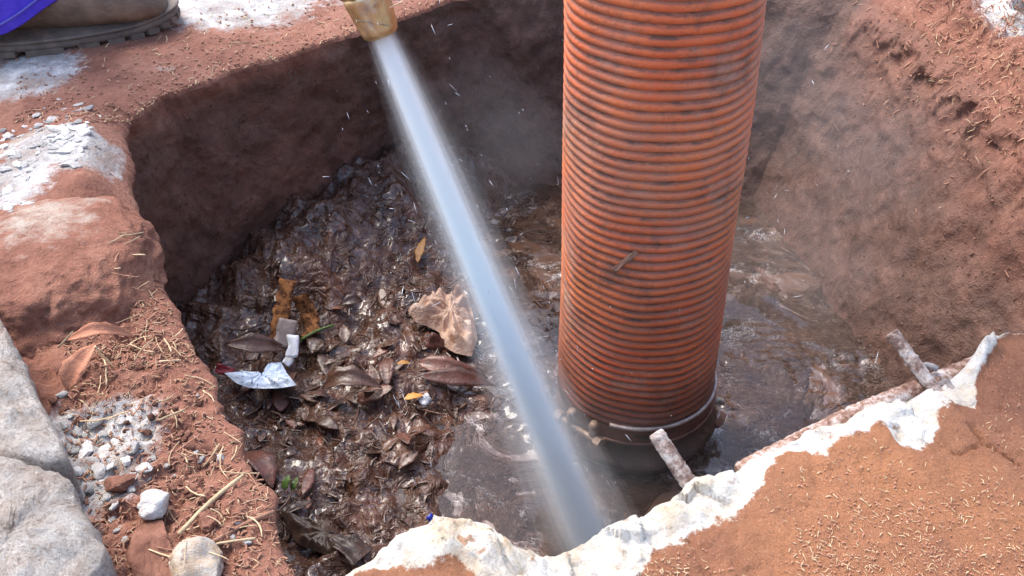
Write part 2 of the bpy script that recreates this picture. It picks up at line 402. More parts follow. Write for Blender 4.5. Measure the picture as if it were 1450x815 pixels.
# walls of the pit
NW = 90; rows = []; zr = []
for k in range(NW):
    t = k/(NW-1); e = t**.9; q = min(1, t/.07); q = q*q*(3-2*q)
    rows.append((PR*(1-q)+PS*q)*(1-e)+PF*e); zr.append(RIM_Z*(1-t)+(-.40)*t)
Wp = np.stack(rows); Wz = np.stack(zr); tt = np.linspace(0, 1, NW)[:, None]+0*Wz
Q = np.concatenate([Wp, Wz[..., None]], -1)
out = (PR-CEN)/rl[:, None]
crumb = right_side[None, :]*sstep(.26, .02, tt)
dis = (fbm(Q, 9, 3, .5, 31)*.016 + fbm(Q, 34, 5, .62, 32)*.009 + crumb*(-np.maximum(ridged(Q, 26, 4, 33), 0)*.022 + fbm(Q, 90, 3, .6, 34)*.006))*sstep(0, .06, tt)
Q[..., :2] += out[None]*dis[..., None]
Q[..., 2] += crumb*sstep(0, .06, tt)*fbm(Q, 30, 3, .6, 35)*.008
wetn = fbm(Q, 6, 4, .6, 36)
dry_right = right_side[None, :]**.5*sstep(-.34, .06, Q[..., 2] + .06*wetn + .10*sstep(1.3, .8, Q[..., 1]) - .05)
left_part = sstep(-.18, -.33, Q[..., 0])*sstep(.10, .0, tt)
wet = np.clip(1.0 - .78*dry_right - .5*left_part - .40*sstep(-.12, -.3, Q[..., 0])*sstep(1.0, .6, tt), 0, 1) + .12*wetn
tag(mesh_obj('pit_wall', Q.reshape(-1, 3), grid_faces(NW, NC, True, False), M['ground'], attrs=dict(cement=np.zeros(wet.size), wet=wet)), kind='structure')

# mud and water on the bottom
WATER_Z = -.325
def mud_h(x, y):
    P = np.stack([x, y, 0*x], -1)
    wob = fbm(P, 8, 3, .5, 41)*.06
    side = sstep(.06, -.14, x+wob+.12*(y-1.0))
    side = side*sstep(-.13, -.20, x+wob*.8 - .55*sstep(.62, 1.0, y)) if False else np.minimum(side, 1-sstep(-.16, -.06, x+wob*1.2)*sstep(.98, .86, y+wob))
    h = -.345 + side*.034
    d = (-.455+x*0 - x)*.81 + (y-1.085)*.585                # distance in front of the far wall (negative)
    h += sstep(-.20, -.02, d)*.085*sstep(-.55, -.25, x)*sstep(.12, -.05, x)
    h += sstep(-.30, -.05, -(-.30-x)*0 + -(x+.30))*.0
    h += side*(np.maximum(ridged(P, 34, 4, 42), -.2)*.012 + np.maximum(ridged(P, 15, 2, 46), -.1)*.020 - .006 + fbm(P, 9, 3, .5, 43)*.022 + fbm(P, 85, 3, .55, 44)*.006)
    h += (1-side)*(fbm(P, 13, 3, .5, 45)*.012+.006)
    return h
gx = np.arange(-.52, .60, .0032); gy = np.arange(.38, 1.92, .0040)
X, Y = np.meshgrid(gx, gy)
tag(mesh_obj('mud', np.stack([X, Y, mud_h(X, Y)], -1).reshape(-1, 3), grid_faces(len(gy), len(gx)), M['mud']), kind='structure')
gx = np.arange(-.30, .62, .004); gy = np.arange(.38, 1.92, .004); X, Y = np.meshgrid(gx, gy)
P = np.stack([X, Y, 0*X], -1)
hx, hy = at(930, 610, WATER_Z)[:2]
rr = np.sqrt((X-hx)**2+(Y-hy)**2)
patch = sstep(-.05, .3, fbm(P, 7, 3, .5, 53))
Zw = WATER_Z + fbm(P*[1, .7, 1], 22, 3, .5, 51)*.003 + patch*(np.maximum(ridged(P, 55, 3, 52), 0)*.007 + fbm(P, 120, 2, .5, 54)*.003)
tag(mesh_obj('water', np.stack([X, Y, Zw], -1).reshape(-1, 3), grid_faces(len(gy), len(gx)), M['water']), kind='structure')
def bvh_of(o):
    me = o.data; return BVHTree.FromPolygons([v.co[:] for v in me.vertices], [p.vertices[:] for p in me.polygons])
CAMV = Vector((0, 0, CAM_H))
GB, MB, WB = (bvh_of(bpy.data.objects[k]) for k in ('ground', 'mud', 'water'))
def view_hit(bvhs, px, py, zdef, up):
    d = (at(px, py, -5)-CAMV).normalized(); best = None
    for b in bvhs:
        h = b.ray_cast(CAMV, d)
        if h[0] and (best is None or h[3] < best[3]): best = h
    p = best[0] if best else at(px, py, zdef)
    return at(px, py, p.z+up)
def on_floor(px, py, up=0.0): return view_hit((MB, WB), px, py, -.31, up)
def on_ground(px, py, up=0.0): return view_hit((GB,), px, py, 0, up)

# ------------------------------------------------------------------ broken concrete slab with reinforcement
S_PX = [(440, 862), (462, 838), (480, 815), (500, 800), (520, 786), (545, 768), (575, 752), (600, 744), (622, 738), (645, 735), (664, 731), (680, 738), (694, 750), (704, 766), (720, 777), (742, 776), (762, 779), (782, 778), (800, 771),
        (830, 756), (860, 742), (890, 726), (920, 712), (950, 694), (975, 676), (990, 671), (1015, 667), (1040, 655), (1080, 636), (1120, 620), (1170, 600), (1220, 578), (1270, 558), (1320, 542), (1352, 533), (1366, 520), (1374, 504), (1388, 493), (1404, 487), (1424, 479), (1450, 479)]
SZ = .012
sp = [tuple(at(px, py, SZ)[:2]) for px, py in S_PX]
E_ = resample(sp, .0024)
pre = resample([(-.30, -1.6), (-.26, -.2), (-.21, .25), sp[0]], .03)[:-1]
post = resample([sp[-1], (.55, .725), (.80, .83), (1.4, 1.0), (2.2, .6)], .012)[1:]
E_ = np.vstack([pre, E_, post]); NE = len(E_)
SC = np.array([.45, -.35])
din = SC-E_; dl = np.linalg.norm(din, axis=1); din /= dl[:, None]
E_ = E_ - din*(fbm(z3(E_), 45, 4, .6, 61)*.007)[:, None]
dl = np.linalg.norm(SC-E_, axis=1)
# line where the soil cover begins on the concrete
B_PX = [(440, 905), (478, 835), (500, 812), (530, 797), (565, 797), (590, 812), (615, 806), (640, 802), (665, 812), (690, 850), (780, 870), (850, 822), (905, 806), (925, 776), (985, 752), (1040, 728), (1066, 706), (1078, 690), (1092, 656), (1110, 640), (1140, 630),
        (1168, 640), (1184, 622), (1210, 606), (1240, 596), (1258, 604), (1275, 628), (1300, 630), (1322, 606), (1334, 572), (1360, 570), (1386, 580), (1380, 560), (1384, 535), (1392, 510), (1410, 500), (1432, 496), (1450, 500)]
bp = sorted(tuple(at(px, py, SZ+.008)[:2]) for px, py in B_PX); bxs = [p[0] for p in bp]; bys = [p[1] for p in bp]
ins = np.concatenate([[-.012, -.010, -.004], [0, .0015, .0035, .006], .006+np.cumsum(np.full(74, .0027)), .206+np.cumsum(.004*1.22**np.arange(20))])
CRK_PX = [(1378, 592, 1396, 620), (1396, 620, 1450, 655), (1396, 620, 1355, 634)]
CRK = [(np.array(at(a, b, SZ+.012)[:2]), np.array(at(c, d, SZ+.012)[:2])) for a, b, c, d in CRK_PX]
rowsX = []; rowsZ = []; soilm = []
ez = fbm(z3(E_), 14, 3, .5, 62)*.006
for k, d in enumerate(ins):
    if k < 3:
        p = E_ + din*(.045, .02, .004)[k]; zz = np.full(NE, (-.11, -.06, -.02)[k]) + fbm(z3(E_, k*.3), 30, 3, .5, 64)*.006
        p = p + din*fbm(z3(E_, k*.2), 35, 3, .5, 65)[:, None]*.008
        rowsX.append(p); rowsZ.append(zz); soilm.append(np.zeros(NE)); continue
    p = E_ + din*np.minimum(d, dl*.97)[:, None]
    P3 = z3(p)
    by = np.interp(p[:, 0], bxs, bys)
    ck = np.full(NE, 9.0)
    for (qa, qb) in CRK:
        ab = qb-qa; tt_ = np.clip(((p-qa)@ab)/(ab@ab), 0, 1); ck = np.minimum(ck, np.linalg.norm(p-qa-tt_[:, None]*ab, axis=1))
    ck = ck + fbm(P3, 130, 2, .5, 77)*.0018
    sg = (by - p[:, 1]) + fbm(P3, 60, 3, .5, 66)*.004
    sg = sg + fbm(P3, 30, 4, .6, 79)*.012
    s = sstep(-.013, .010, sg)
    s = np.where((p[:, 0] > .445) | (p[:, 0] < -.13), sstep(.002, .012, d + 0*s), np.where(p[:, 0] > .395, np.maximum(s, sstep(.003, .014, d+0*s)*sstep(.60, .64, p[:, 1])), s))
    lift = sstep(0, .008, d)
    con = fbm(P3, 40, 5, .68, 67)*.007 + facets(p[:, 0], p[:, 1], 75, 3)*.003 + facets(p[:, 0], p[:, 1], 30, 5)*.007 + np.maximum(ridged(P3, 20, 3, 68), 0)*.009 + ez*1.0
    # the big spall lump at the lower left, the lump by the second bar
    for (px, py, ax, ay, hh) in [(640, 790, .060, .045, .016), (1415, 520, .045, .05, .02), (960, 715, .03, .03, .008)]:
        c = at(px, py, SZ); q = np.sqrt(((p[:, 0]-c.x)/ax)**2+((p[:, 1]-c.y)/ay)**2); con = con + hh*sstep(1.1, .2, q)
    soil = fbm(P3, 30, 4, .6, 69)*.003 + .007 + fbm(P3, 5, 2, .5, 70)*.006
    soil = soil - .007*sstep(.0019, .0004, ck)
    rowsX.append(p); rowsZ.append(SZ - .010*(1-lift) + (con*(1-s)+(soil+con*.35)*s)*lift); soilm.append(s)
SX = np.stack(rowsX); SZs = np.stack(rowsZ)
slab = empty('concrete_slab', (.45, .3, 0))
tag(slab, 'broken white concrete slab edge covered with orange soil, with protruding reinforcing bars', 'slab')
def child_world(o, parent):
    o.parent = parent; o.matrix_parent_inverse = parent.matrix_basis.inverted() if False else Matrix.Translation(-Vector(parent.location)); return o
so_ = mesh_obj('slab_body', np.concatenate([SX, SZs[..., None]], -1).reshape(-1, 3), grid_faces(len(ins), NE, False, True), M['slab'], attrs=dict(soil=np.stack(soilm)))
child_world(so_, slab)

def tube(pts, radii, sides=8, caps=True, jitter=0.0, seed=0):
    pts = [Vector(p) for p in pts]; n = len(pts); V = []; F = []
    rr_ = random.Random(seed); up = None
    for i, p in enumerate(pts):
        d = (pts[min(i+1, n-1)]-pts[max(i-1, 0)]).normalized()
        if up is None: up = d.orthogonal().normalized()
        up = (up-d*up.dot(d)).normalized(); sd_ = d.cross(up); r = radii[i] if hasattr(radii, '__len__') else radii
        for k in range(sides):
            a = 2*math.pi*k/sides; q = r*(1+rr_.uniform(-jitter, jitter)); V.append(p+up*math.cos(a)*q+sd_*math.sin(a)*q)
    for i in range(n-1):
        for k in range(sides):
            a = i*sides+k; b = i*sides+(k+1) % sides; F.append((a, b, b+sides, a+sides))
    if caps:
        F.append(tuple(range(sides))[::-1]); F.append(tuple(range((n-1)*sides, n*sides)))
    return V, F
def rebar(p0, p1, r, mat, name='rebar', lugs=True, sag=0.0, n=60):
    p0, p1 = Vector(p0), Vector(p1); pts = []; rad_ = []
    for i in range(n):
        t = i/(n-1); q = p0.lerp(p1, t); q.z += sag*math.sin(math.pi*t)
        pts.append(q); rad_.append(r*(1+(.05 if (lugs and i % 4 == 0) else 0) + rnd.uniform(-.05, .05))*(.8 if i in (0, n-1) else 1))
    V, F = tube(pts, rad_, 12, True, .04, rnd.randint(0, 99))
    return mesh_obj(name, V, F, mat)
def along(px, py, depth):
    u = (px-725)/FPX; v = (py-407.5)/FPX
    return Vector((u, math.cos(PITCH)-v*math.sin(PITCH), -math.sin(PITCH)-v*math.cos(PITCH)))*depth + Vector((0, 0, CAM_H))
# two short bars standing out of the broken edge, leaning out over the pit
b0 = at(994, 712, .0); b1 = along(928, 612, depth_at(b0)*1.01)
child_world(tag(rebar(b0, b1, .0062, M['rebar_white'], n=40), 'short whitish bar sticking up from the white broken edge'), slab)
b0 = at(1338, 572, .002); b1 = along(1262, 470, depth_at(b0)*1.02)
child_world(tag(rebar(b0, b1, .0056, M['rebar_white'], n=40), 'short whitish bar crossing the long rusty bar'), slab)
# the long bar lying along the edge
e0 = at(1046, 668, -.006); e1 = at(1200, 590, .004); e2 = at(1420, 500, .004)
child_world(tag(rebar(e0, e1, .0072, M['rebar_rust'], n=60), 'rusty bar lying along the slab edge'), slab)
child_world(rebar(e1, e2, .0072, M['rebar_rust'], n=70), slab)
# tie wire loop at the crossing
tw = [along(1318+18*math.cos(a)+8*math.sin(a), 531+14*math.sin(a), depth_at(at(1325, 540, 0))*.985) for a in np.linspace(.3, 5.6, 14)]
V, F = tube(tw, .0028, 7); child_world(mesh_obj('tie_wire', V, F, M['rebar_grey']), slab)
V, F = tube([along(1342, 540, .80), along(1352, 556, .80), along(1360, 572, .805)], .0024, 7); child_world(mesh_obj('tie_wire', V, F, M['rebar_grey']), slab)
# ------------------------------------------------------------------ orange suction hose
hose = empty('suction_hose')
base = at(897, 590, -.315)
T1 = Vector((base.x-.013, base.y-.015, .285))
AX = (T1-base).normalized()
HR = .0925
hose.location = base
tag(hose, 'large orange ribbed suction hose standing in the pit', 'hose')
def axis_frame(s):
    """point on the hose's centre line at length s above its foot; bends gently far above the picture"""
    b = max(0, s-.75)
    p = AX*s + Vector((.25*b*b, .35*b*b, 0)); return p
def hose_tube(s0, s1, n, rfun, around=112, twist=None):
    S = np.linspace(s0, s1, n); V = np.zeros((n, around, 3)); A = np.zeros((n, around))
    u = AX.orthogonal().normalized(); v = AX.cross(u)
    ang = np.linspace(0, 2*np.pi, around, endpoint=False)
    for i, s in enumerate(S):
        c = axis_frame(s); r, a = rfun(s, ang)
        V[i] = np.array(c)[None] + np.outer(np.cos(ang)*r, u) + np.outer(np.sin(ang)*r, v); A[i] = a
    return V.reshape(-1, 3), grid_faces(n, around, True), A, S
PITCH_R = .0103
_u = AX.orthogonal().normalized(); _v = AX.cross(_u); ang_c0 = math.atan2((-_v).y, (-_u).y)
def ribs(s, ang):
    ph = (s/PITCH_R + ang/(2*np.pi)) % 1.0
    lobe = np.abs(np.sin(np.pi*ph))**.9
    wob = .0009*np.sin(ang*3+s*11)+.0006*np.sin(ang*7-s*23)
    amp = .0024*(1+.3*np.sin(s*31+ang*2)*np.sin(s*7-ang))
    dent = -.0035*np.exp(-((s-.34)/.03)**2-((np.angle(np.exp(1j*(ang-ang_c0))))/.35)**2)
    return HR-amp*(1-lobe)+wob*1.3+dent, lobe
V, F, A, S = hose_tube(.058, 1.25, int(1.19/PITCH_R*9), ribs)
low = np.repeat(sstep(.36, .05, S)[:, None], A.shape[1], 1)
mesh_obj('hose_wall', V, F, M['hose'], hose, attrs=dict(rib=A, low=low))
# rubber cuff and the end coupling under the clamp
def cuff(s, ang):
    r = HR-.0012 + .006*math.exp(-((s-.012)/.010)**2) + .003*math.sin(s*120) + .0012*np.sin(ang*5)
    return r, 0*ang
V, F, A, S = hose_tube(-.03, .064, 40, cuff, 96); cf = mesh_obj('rubber_cuff', V, F, M['cuff'], hose)
tag(cf, 'dark muddy rubber cuff below the clamp')
# clamp band
cl = empty('hose_clamp'); cl.parent = hose
def bandf(s, ang): return HR+.0016+.0008*np.sin(ang*9)+0*ang, 0*ang
V, F, A, S = hose_tube(.052, .071, 8, bandf, 96); mesh_obj('band', V, F, M['band'], cl)
u_, v_ = AX.orthogonal().normalized(), None; v_ = AX.cross(u_)
def around_pt(s, ang, r): return axis_frame(s)+u_*math.cos(ang)*r+v_*math.sin(ang)*r
def ring_wire(s, r, a0, a1, rad_, n=60): return tube([around_pt(s, a0+(a1-a0)*i/(n-1), r) for i in range(n)], rad_, 8)
to_cam = Vector((0, 0, CAM_H))-base; to_cam = (to_cam-AX*to_cam.dot(AX)).normalized()
ang_c = math.atan2(to_cam.dot(v_), to_cam.dot(u_))
side = 1 if (u_*math.cos(ang_c+.6)+v_*math.sin(ang_c+.6)).x > (u_*math.cos(ang_c)+v_*math.sin(ang_c)).x else -1
V, F = ring_wire(.0735, HR+.0014, ang_c-side*.28, ang_c+side*1.9, .0026); mesh_obj('wire', V, F, M['wire'], cl)
V, F = ring_wire(.050, HR+.0022, ang_c-side*.35, ang_c+side*1.7, .0018); mesh_obj('wire', V, F, M['band'], cl)
# T-bolt with two barrel lugs
for da, tilt in ((-.42, .012), (-.72, .016)):
    a = ang_c+side*da; p = around_pt(.062, a, HR+.014)
    V, F = tube([p-AX*.019, p-AX*.015, p+AX*.015, p+AX*.019], [.0045, .0062, .0062, .0045], 12); mesh_obj('lug', V, F, M['bolt'], cl)
p0 = around_pt(.060, ang_c-side*.30, HR+.022); p1 = around_pt(.060, ang_c-side*.92, HR+.020)
V, F = tube([p0.lerp(p1, i/24) for i in range(25)], [.0036*(1+.12*(i % 2)) for i in range(25)], 10); mesh_obj('bolt', V, F, M['bolt'], cl)
d_ = (p1-p0).normalized()
for q, l in ((p0, .008), (p1, -.009)):
    V, F = tube([q, q+d_*l], .0078, 6); mesh_obj('nut', V, F, M['bolt'], cl, smooth=False)

# ------------------------------------------------------------------ brass nozzle and lance
Np = along(541, 50, .83); Ip = at(846, 790, -.325)
JD = (Ip-Np).normalized()
noz = empty('spray_nozzle', Np); noz.rotation_euler = JD.to_track_quat('Z', 'Y').to_euler()
tag(noz, 'brass jetting nozzle spraying water down into the pit', 'nozzle')
def lathe(prof, sides=48, fn=None):
    V = np.zeros((len(prof), sides, 3)); a = np.linspace(0, 2*np.pi, sides, endpoint=False)
    for i, (zz, r) in enumerate(prof):
        q = r*(fn(a, i, zz) if fn else 1)
        V[i, :, 0] = np.cos(a)*q; V[i, :, 1] = np.sin(a)*q; V[i, :, 2] = zz
    return V.reshape(-1, 3), grid_faces(len(prof), sides, True)
flute = lambda a, i, zz: 1-.055*np.maximum(np.cos(a*9), -.2)**1 if -.030 < zz < -.0075 else 1+0*a
V, F = lathe([(-.002, .004), (-.0005, .006), (0, .0125), (-.002, .0148), (-.006, .0158), (-.0085, .0162), (-.012, .0166), (-.020, .0176), (-.028, .0186), (-.0305, .0192), (-.034, .0194), (-.036, .0188), (-.037, .016)], 90, flute)
mesh_obj('nozzle_tip', V, F[:, ::-1], M['brass'], noz)
hexf = lambda a, i, zz: 1/np.cos((a % (np.pi/3))-np.pi/6)*.93
V, F = lathe([(-.0365, .010), (-.0366, .0185), (-.038, .0195), (-.058, .0195), (-.060, .0185), (-.0602, .012)], 72, hexf); mesh_obj('hex_collar', V, F[:, ::-1], M['brass'], noz)
V, F = lathe([(-.058, .0095), (-.10, .0098), (-.5, .0098), (-.95, .0098)], 24); mesh_obj('lance_tube', V, F[:, ::-1], M['steel'], noz)

# ------------------------------------------------------------------ water jet (nested bodies of fine spray) and mist
jl = (Ip-Np).length
jet = empty('water_jet', Np); jet.rotation_euler = JD.to_track_quat('Z', 'Y').to_euler()
tag(jet, 'white high pressure water jet shooting from the nozzle into the pit', 'water jet')
def jet_body(name, r0, r1, mat, seed, pw=1.0, amp=.16):
    n, m = 60, 56; T = np.linspace(0, 1, n); a = np.linspace(0, 2*np.pi, m, endpoint=False)
    V = np.zeros((n, m, 3))
    for i, t in enumerate(T):
        r = (r0+(r1-r0)*t**pw)*.92
        P = np.stack([np.cos(a)*3.2, np.sin(a)*3.2, 0*a+t*2.6], -1)
        q = r*(1+amp*fbm(P, 1.0, 3, .6, seed))
        V[i, :, 0] = np.cos(a)*q; V[i, :, 1] = np.sin(a)*q; V[i, :, 2] = t*(jl+.02)
    F = grid_faces(n, m, True).tolist(); F.append(list(range(m))[::-1]); F.append(list(range((n-1)*m, n*m)))
    return mesh_obj(name, V.reshape(-1, 3), F, M[mat], jet)
for nm, k0, k1, mt, sd_, pw in [('jet_core', .0045, .0085, 'jet_core', 1, .9), ('jet_core', .0062, .0125, 'jet_mid', 2, .9), ('jet_sheath', .0080, .0165, 'jet_mid', 3, .88), ('jet_sheath', .0096, .0205, 'jet_out', 4, .85),
                                ('jet_spray', .0110, .0250, 'jet_out', 5, .82), ('jet_spray', .0122, .0300, 'jet_thin', 6, .8), ('jet_fog', .0132, .0370, 'jet_thin', 7, .75), ('jet_fog', .0140, .0480, 'jet_fog', 8, .72), ('jet_fog', .0150, .0620, 'jet_fog', 9, .7)]:
    jet_body(nm, k0, k1, mt, sd_, pw, .34)
def blob(name, c, sx, sy, sz, amp, seed, mat, sub=4, fs=2.2):
    bm = bmesh.new(); bmesh.ops.create_icosphere(bm, subdivisions=sub, radius=1)
    P = np.array([v.co[:] for v in bm.verts]); F = [[v.index for v in f.verts] for f in bm.faces]; bm.free()
    k = 1+amp*fbm(P, fs, 4, .55, seed)
    P = P*k[:, None]*np.array([sx, sy, sz])
    o = mesh_obj(name, P, F, mat); o.location = c; return o
for i, (px, py, z_, s_, sq) in enumerate([(720, 210, -.14, .13, .9), (800, 640, -.25, .13, .6), (1130, 140, -.12, .15, 1.1), (1170, 380, -.18, .13, .9), (1250, 230, -.10, .13, .8)]):
    for k in range(3):
        o = blob('mist', at(px, py, z_)+Vector((rnd.gauss(0, .02), rnd.gauss(0, .02), 0)), s_*(1-.27*k), s_*(1-.27*k), s_*sq*(1-.27*k), .45, 80+i*5+k, M['mist'], 4, 1.6); tag(o, kind='stuff')
# droplets thrown off the jet
V = []; F = []
for k in range(240):
    if k < 100:
        t = rnd.random(); p = Np.lerp(Ip, t) + Vector((rnd.gauss(0, 1), rnd.gauss(0, 1), rnd.gauss(0, 1)))*(.02+.09*t); d = (JD+Vector((rnd.gauss(0, .25), rnd.gauss(0, .25), rnd.gauss(0, .2)))).normalized()
    else:
        p = Vector((rnd.uniform(-.2, .5), rnd.uniform(.8, 1.45), rnd.uniform(-.28, .05))); d = Vector((rnd.gauss(0, 1), rnd.gauss(0, 1), rnd.gauss(0, 1))).normalized()
    l = rnd.choice([.0008, .001, .0014, .003, .005, .007]); r = rnd.uniform(.00018, .00045)
    v, f = tube([p-d*l, p, p+d*l], [r*.3, r, r*.3], 5); b0_ = len(V); V += v; F += [tuple(b0_+i for i in q) for q in f]
tag(mesh_obj('spray_droplets', V, F, M['drop']), 'tiny water droplets flying around the jet', 'droplets', kind='stuff')

# ------------------------------------------------------------------ left bank: concrete blocks, clods, rubble
def block(name, px_poly, ztop, h, bevel, seed, mat, rough=.004):
    """a block with a broken outline: side rings, worn edge, uneven top"""
    poly = [tuple(at(px, py, ztop)[:2]) for px, py in px_poly]; poly.append(poly[0])
    E = resample(poly, .004)[:-1]; c = E.mean(0); n = len(E)
    d = E-c; l = np.linalg.norm(d, axis=1); d /= l[:, None]
    E = E + d*(fbm(z3(E), 40, 4, .6, seed)*.006)[:, None]; l = np.linalg.norm(E-c, axis=1)
    prof = [(0, -h), (0, -h*.6), (.001, -h*.3), (.0005, -bevel*1.2), (bevel*.25, -bevel*.35), (bevel, 0)]
    prof += [(bevel+k*.0045, 0) for k in range(1, 60)]
    rows = []
    for i, (ins_, dz) in enumerate(prof):
        f = np.maximum(l-ins_, l*.004*(60-i)/60)
        p = c+d*f[:, None]; P = z3(p, dz)
        zz = ztop+dz+fbm(P, 16, 3, .5, seed+1)*.008+fbm(P, 70, 4, .7, seed+2)*rough*1.8 + facets(p[:, 0], p[:, 1], 55, seed)*.003
        p = p + d*(fbm(P, 60, 3, .6, seed+3)*.004*(i < 6))[:, None]
        rows.append(np.column_stack([p, zz]))
    V = np.stack(rows).reshape(-1, 3); F = grid_faces(len(prof), n, True).tolist()
    F.append(list(range((len(prof)-1)*n, len(prof)*n)))
    org = np.array([c[0], c[1], ztop-h])
    o = mesh_obj(name, V-org, F, mat); o.location = org
    return o
tag(block('concrete_block', [(-95, 470), (-45, 436), (-18, 434), (0, 447), (14, 470), (32, 500), (52, 545), (74, 596), (94, 642), (60, 652), (0, 640), (-100, 632)], .055, .08, .010, 101, M['concrete']),
    'pale rough concrete block lying against the red clay clod', 'concrete block')
tag(block('concrete_block', [(-80, 648), (0, 644), (45, 648), (84, 660), (104, 680), (118, 706), (134, 736), (156, 766), (142, 800), (118, 830), (60, 900), (-80, 900)], .060, .09, .012, 111, M['concrete']),
    'large pale concrete block with rounded corner beside the white rubble', 'concrete block')

def clod(name, px, py, z_, s, seed, label, cem=None, rot=0, amp=.3, fs=1.6):
    bm = bmesh.new(); bmesh.ops.create_icosphere(bm, subdivisions=6, radius=1)
    P = np.array([v.co[:] for v in bm.verts]); F = [[v.index for v in f.verts] for f in bm.faces]; bm.free()
    k = 1+amp*fbm(P, fs, 3, .5, seed)+.07*fbm(P, 6, 4, .65, seed+1)-.05*np.maximum(ridged(P, 2.6, 3, seed+3)-.55, 0)*2+.016*fbm(P, 26, 4, .65, seed+2)
    N = P.copy(); P = P*k[:, None]; P[:, 2] = np.where(P[:, 2] > .62, .62+(P[:, 2]-.62)*.35, P[:, 2])
    P = P*np.array(s); cr = np.clip(cem(N) if cem else 0*N[:, 0], 0, 1)
    o = mesh_obj(name, P, F, M['clod'], attrs=dict(cement=cr)); o.location = at(px, py, z_); o.rotation_euler = (0, 0, rot)
    return tag(o, label, 'clod')
clod('clay_clod', 66, 402, .0, (.105, .115, .072), 201, 'big rounded red clay clod with a grey cement stain', lambda N: .62*sstep(.85, .15, np.linalg.norm(N-np.array([.12, .35, .9]), axis=1)), .3, .22, 1.3)
clod('clay_clod', 128, 378, -.018, (.044, .145, .044), 211, 'smooth long red clay clod along the pit rim', None, .24, .18, 1.2)
clod('clay_clod', 74, 262, -.014, (.075, .10, .055), 221, 'red clay clod topped with white cement chips', lambda N: .95*sstep(1.25, .3, np.linalg.norm(N-np.array([.05, .35, .95]), axis=1)), .0, .2, 1.4)

def stone_mesh(seed, flat=.6, sub=3, amp=.55):
    bm = bmesh.new(); bmesh.ops.create_icosphere(bm, subdivisions=sub, radius=1)
    P = np.array([v.co[:] for v in bm.verts]); F = [[v.index for v in f.verts] for f in bm.faces]; bm.free()
    rg = np.random.RandomState(seed); k = 1+amp*fbm(P, 1.4, 2, .5, seed)
    P = P*k[:, None]
    for _ in range(9):                                    # knapped facets
        nn = rg.normal(size=3); nn /= np.linalg.norm(nn); d = P@nn; lim = rg.uniform(.45, .75)
        P = P-np.outer(np.maximum(d-lim, 0)*.95, nn)
    P += (.10*fbm(P, 2.8, 3, .6, seed+1)+.03*fbm(P, 9, 3, .6, seed+4))[:, None]*P
    P[:, 2] *= flat
    me = bpy.data.meshes.new('stone'); me.from_pydata(P.tolist(), [], F); me.polygons.foreach_set('use_smooth', [True]*len(F)); return me
STONES = {}
def stone(name, p, size, mat, label, cat, group=None, seed=0, sub=3, flat=.6, rz=None):
    key = (mat, seed % 9, sub, flat)
    if key not in STONES:
        me = stone_mesh(seed % 9+3, flat, sub); me.materials.append(M[mat]); STONES[key] = me
    o = bpy.data.objects.new(name, STONES[key]); C.objects.link(o)
    s = size if hasattr(size, '__len__') else (size, size*rnd.uniform(.7, 1), size*rnd.uniform(.8, 1.1))
    o.scale = s; o.location = Vector(p)+Vector((0, 0, s[2]*flat*.45)); o.rotation_euler = (rnd.uniform(-.2, .2), rnd.uniform(-.2, .2), rnd.uniform(0, 6.28) if rz is None else rz)
    return tag(o, label, cat, group)
stone('stone', on_ground(280, 812), (.027, .022, .021), 'tan_stone', 'large cream stone with white broken face at the pit rim', 'stone', None, 4, 4, .7, .4)
stone('stone', on_ground(222, 722), (.014, .011, .013), 'white_stone', 'bright white stone beside the long straw', 'stone', None, 5, 4, .75, .3)
stone('stone', on_ground(296, 746), (.011, .010, .009), 'red_stone', 'rounded red pebble at the foot of the long straw', 'stone', None, 2, 4, .7)
stone('stone', on_ground(222, 790), (.017, .040, .013), 'red_stone', 'long flat reddish stone beside the cream stone', 'stone', None, 7, 4, .5, .25)
stone('stone', on_ground(170, 690), (.014, .011, .012), 'red_stone', 'brown stone with a white edge among the white rubble', 'stone', None, 1, 4, .7)
rub = [(108, 612, 12), (133, 600, 15), (150, 640, 14), (122, 640, 17), (165, 628, 11), (190, 633, 12), (178, 655, 13), (205, 665, 13), (215, 650, 9), (142, 668, 16), (112, 668, 14), (196, 606, 7), (130, 690, 12), (150, 706, 13), (164, 716, 9),
       (186, 694, 8), (235, 660, 6), (172, 596, 11), (146, 615, 9), (158, 660, 9), (100, 590, 7), (88, 558, 8), (276, 642, 7), (286, 650, 8), (262, 632, 5), (312, 648, 7), (246, 675, 5), (212, 678, 5), (330, 762, 7), (352, 768, 8), (335, 740, 6), (278, 562, 6), (166, 752, 9), (178, 765, 8), (160, 735, 6),
       (120, 616, 8), (138, 652, 8), (188, 672, 7), (200, 640, 6), (218, 700, 6), (92, 603, 9), (104, 640, 10)]
def chip_label(px, py, s):
    w = 'near the pit rim beside the cream stone' if px > 320 and py > 700 else 'beside the bright white stone' if py > 700 else 'in red soil by the long straw' if px > 240 else 'wedged along the concrete blocks' if px < 125 else 'in the white rubble patch'
    z_ = 'large' if s > 11 else 'small'
    return f'{z_} whitish concrete chip {w}', 'rubble', f'{z_} chips {w}'
for i, (px, py, s) in enumerate(rub):
    g = on_ground(px, py); k = s/FPX*depth_at(g)*.9
    stone('rubble_chip', g, (k*1.25, k*rnd.uniform(.7, 1.1), k*.9), 'white_stone', *chip_label(px, py, s), i*2+1, 3, .5)
bpy.context.view_layer.update(); DG = bpy.context.evaluated_depsgraph_get()
def on_any(px, py):
    d = (at(px, py, -5)-CAMV).normalized(); h = scene.ray_cast(DG, CAMV, d); return h[1].copy() if h[0] else at(px, py, 0)
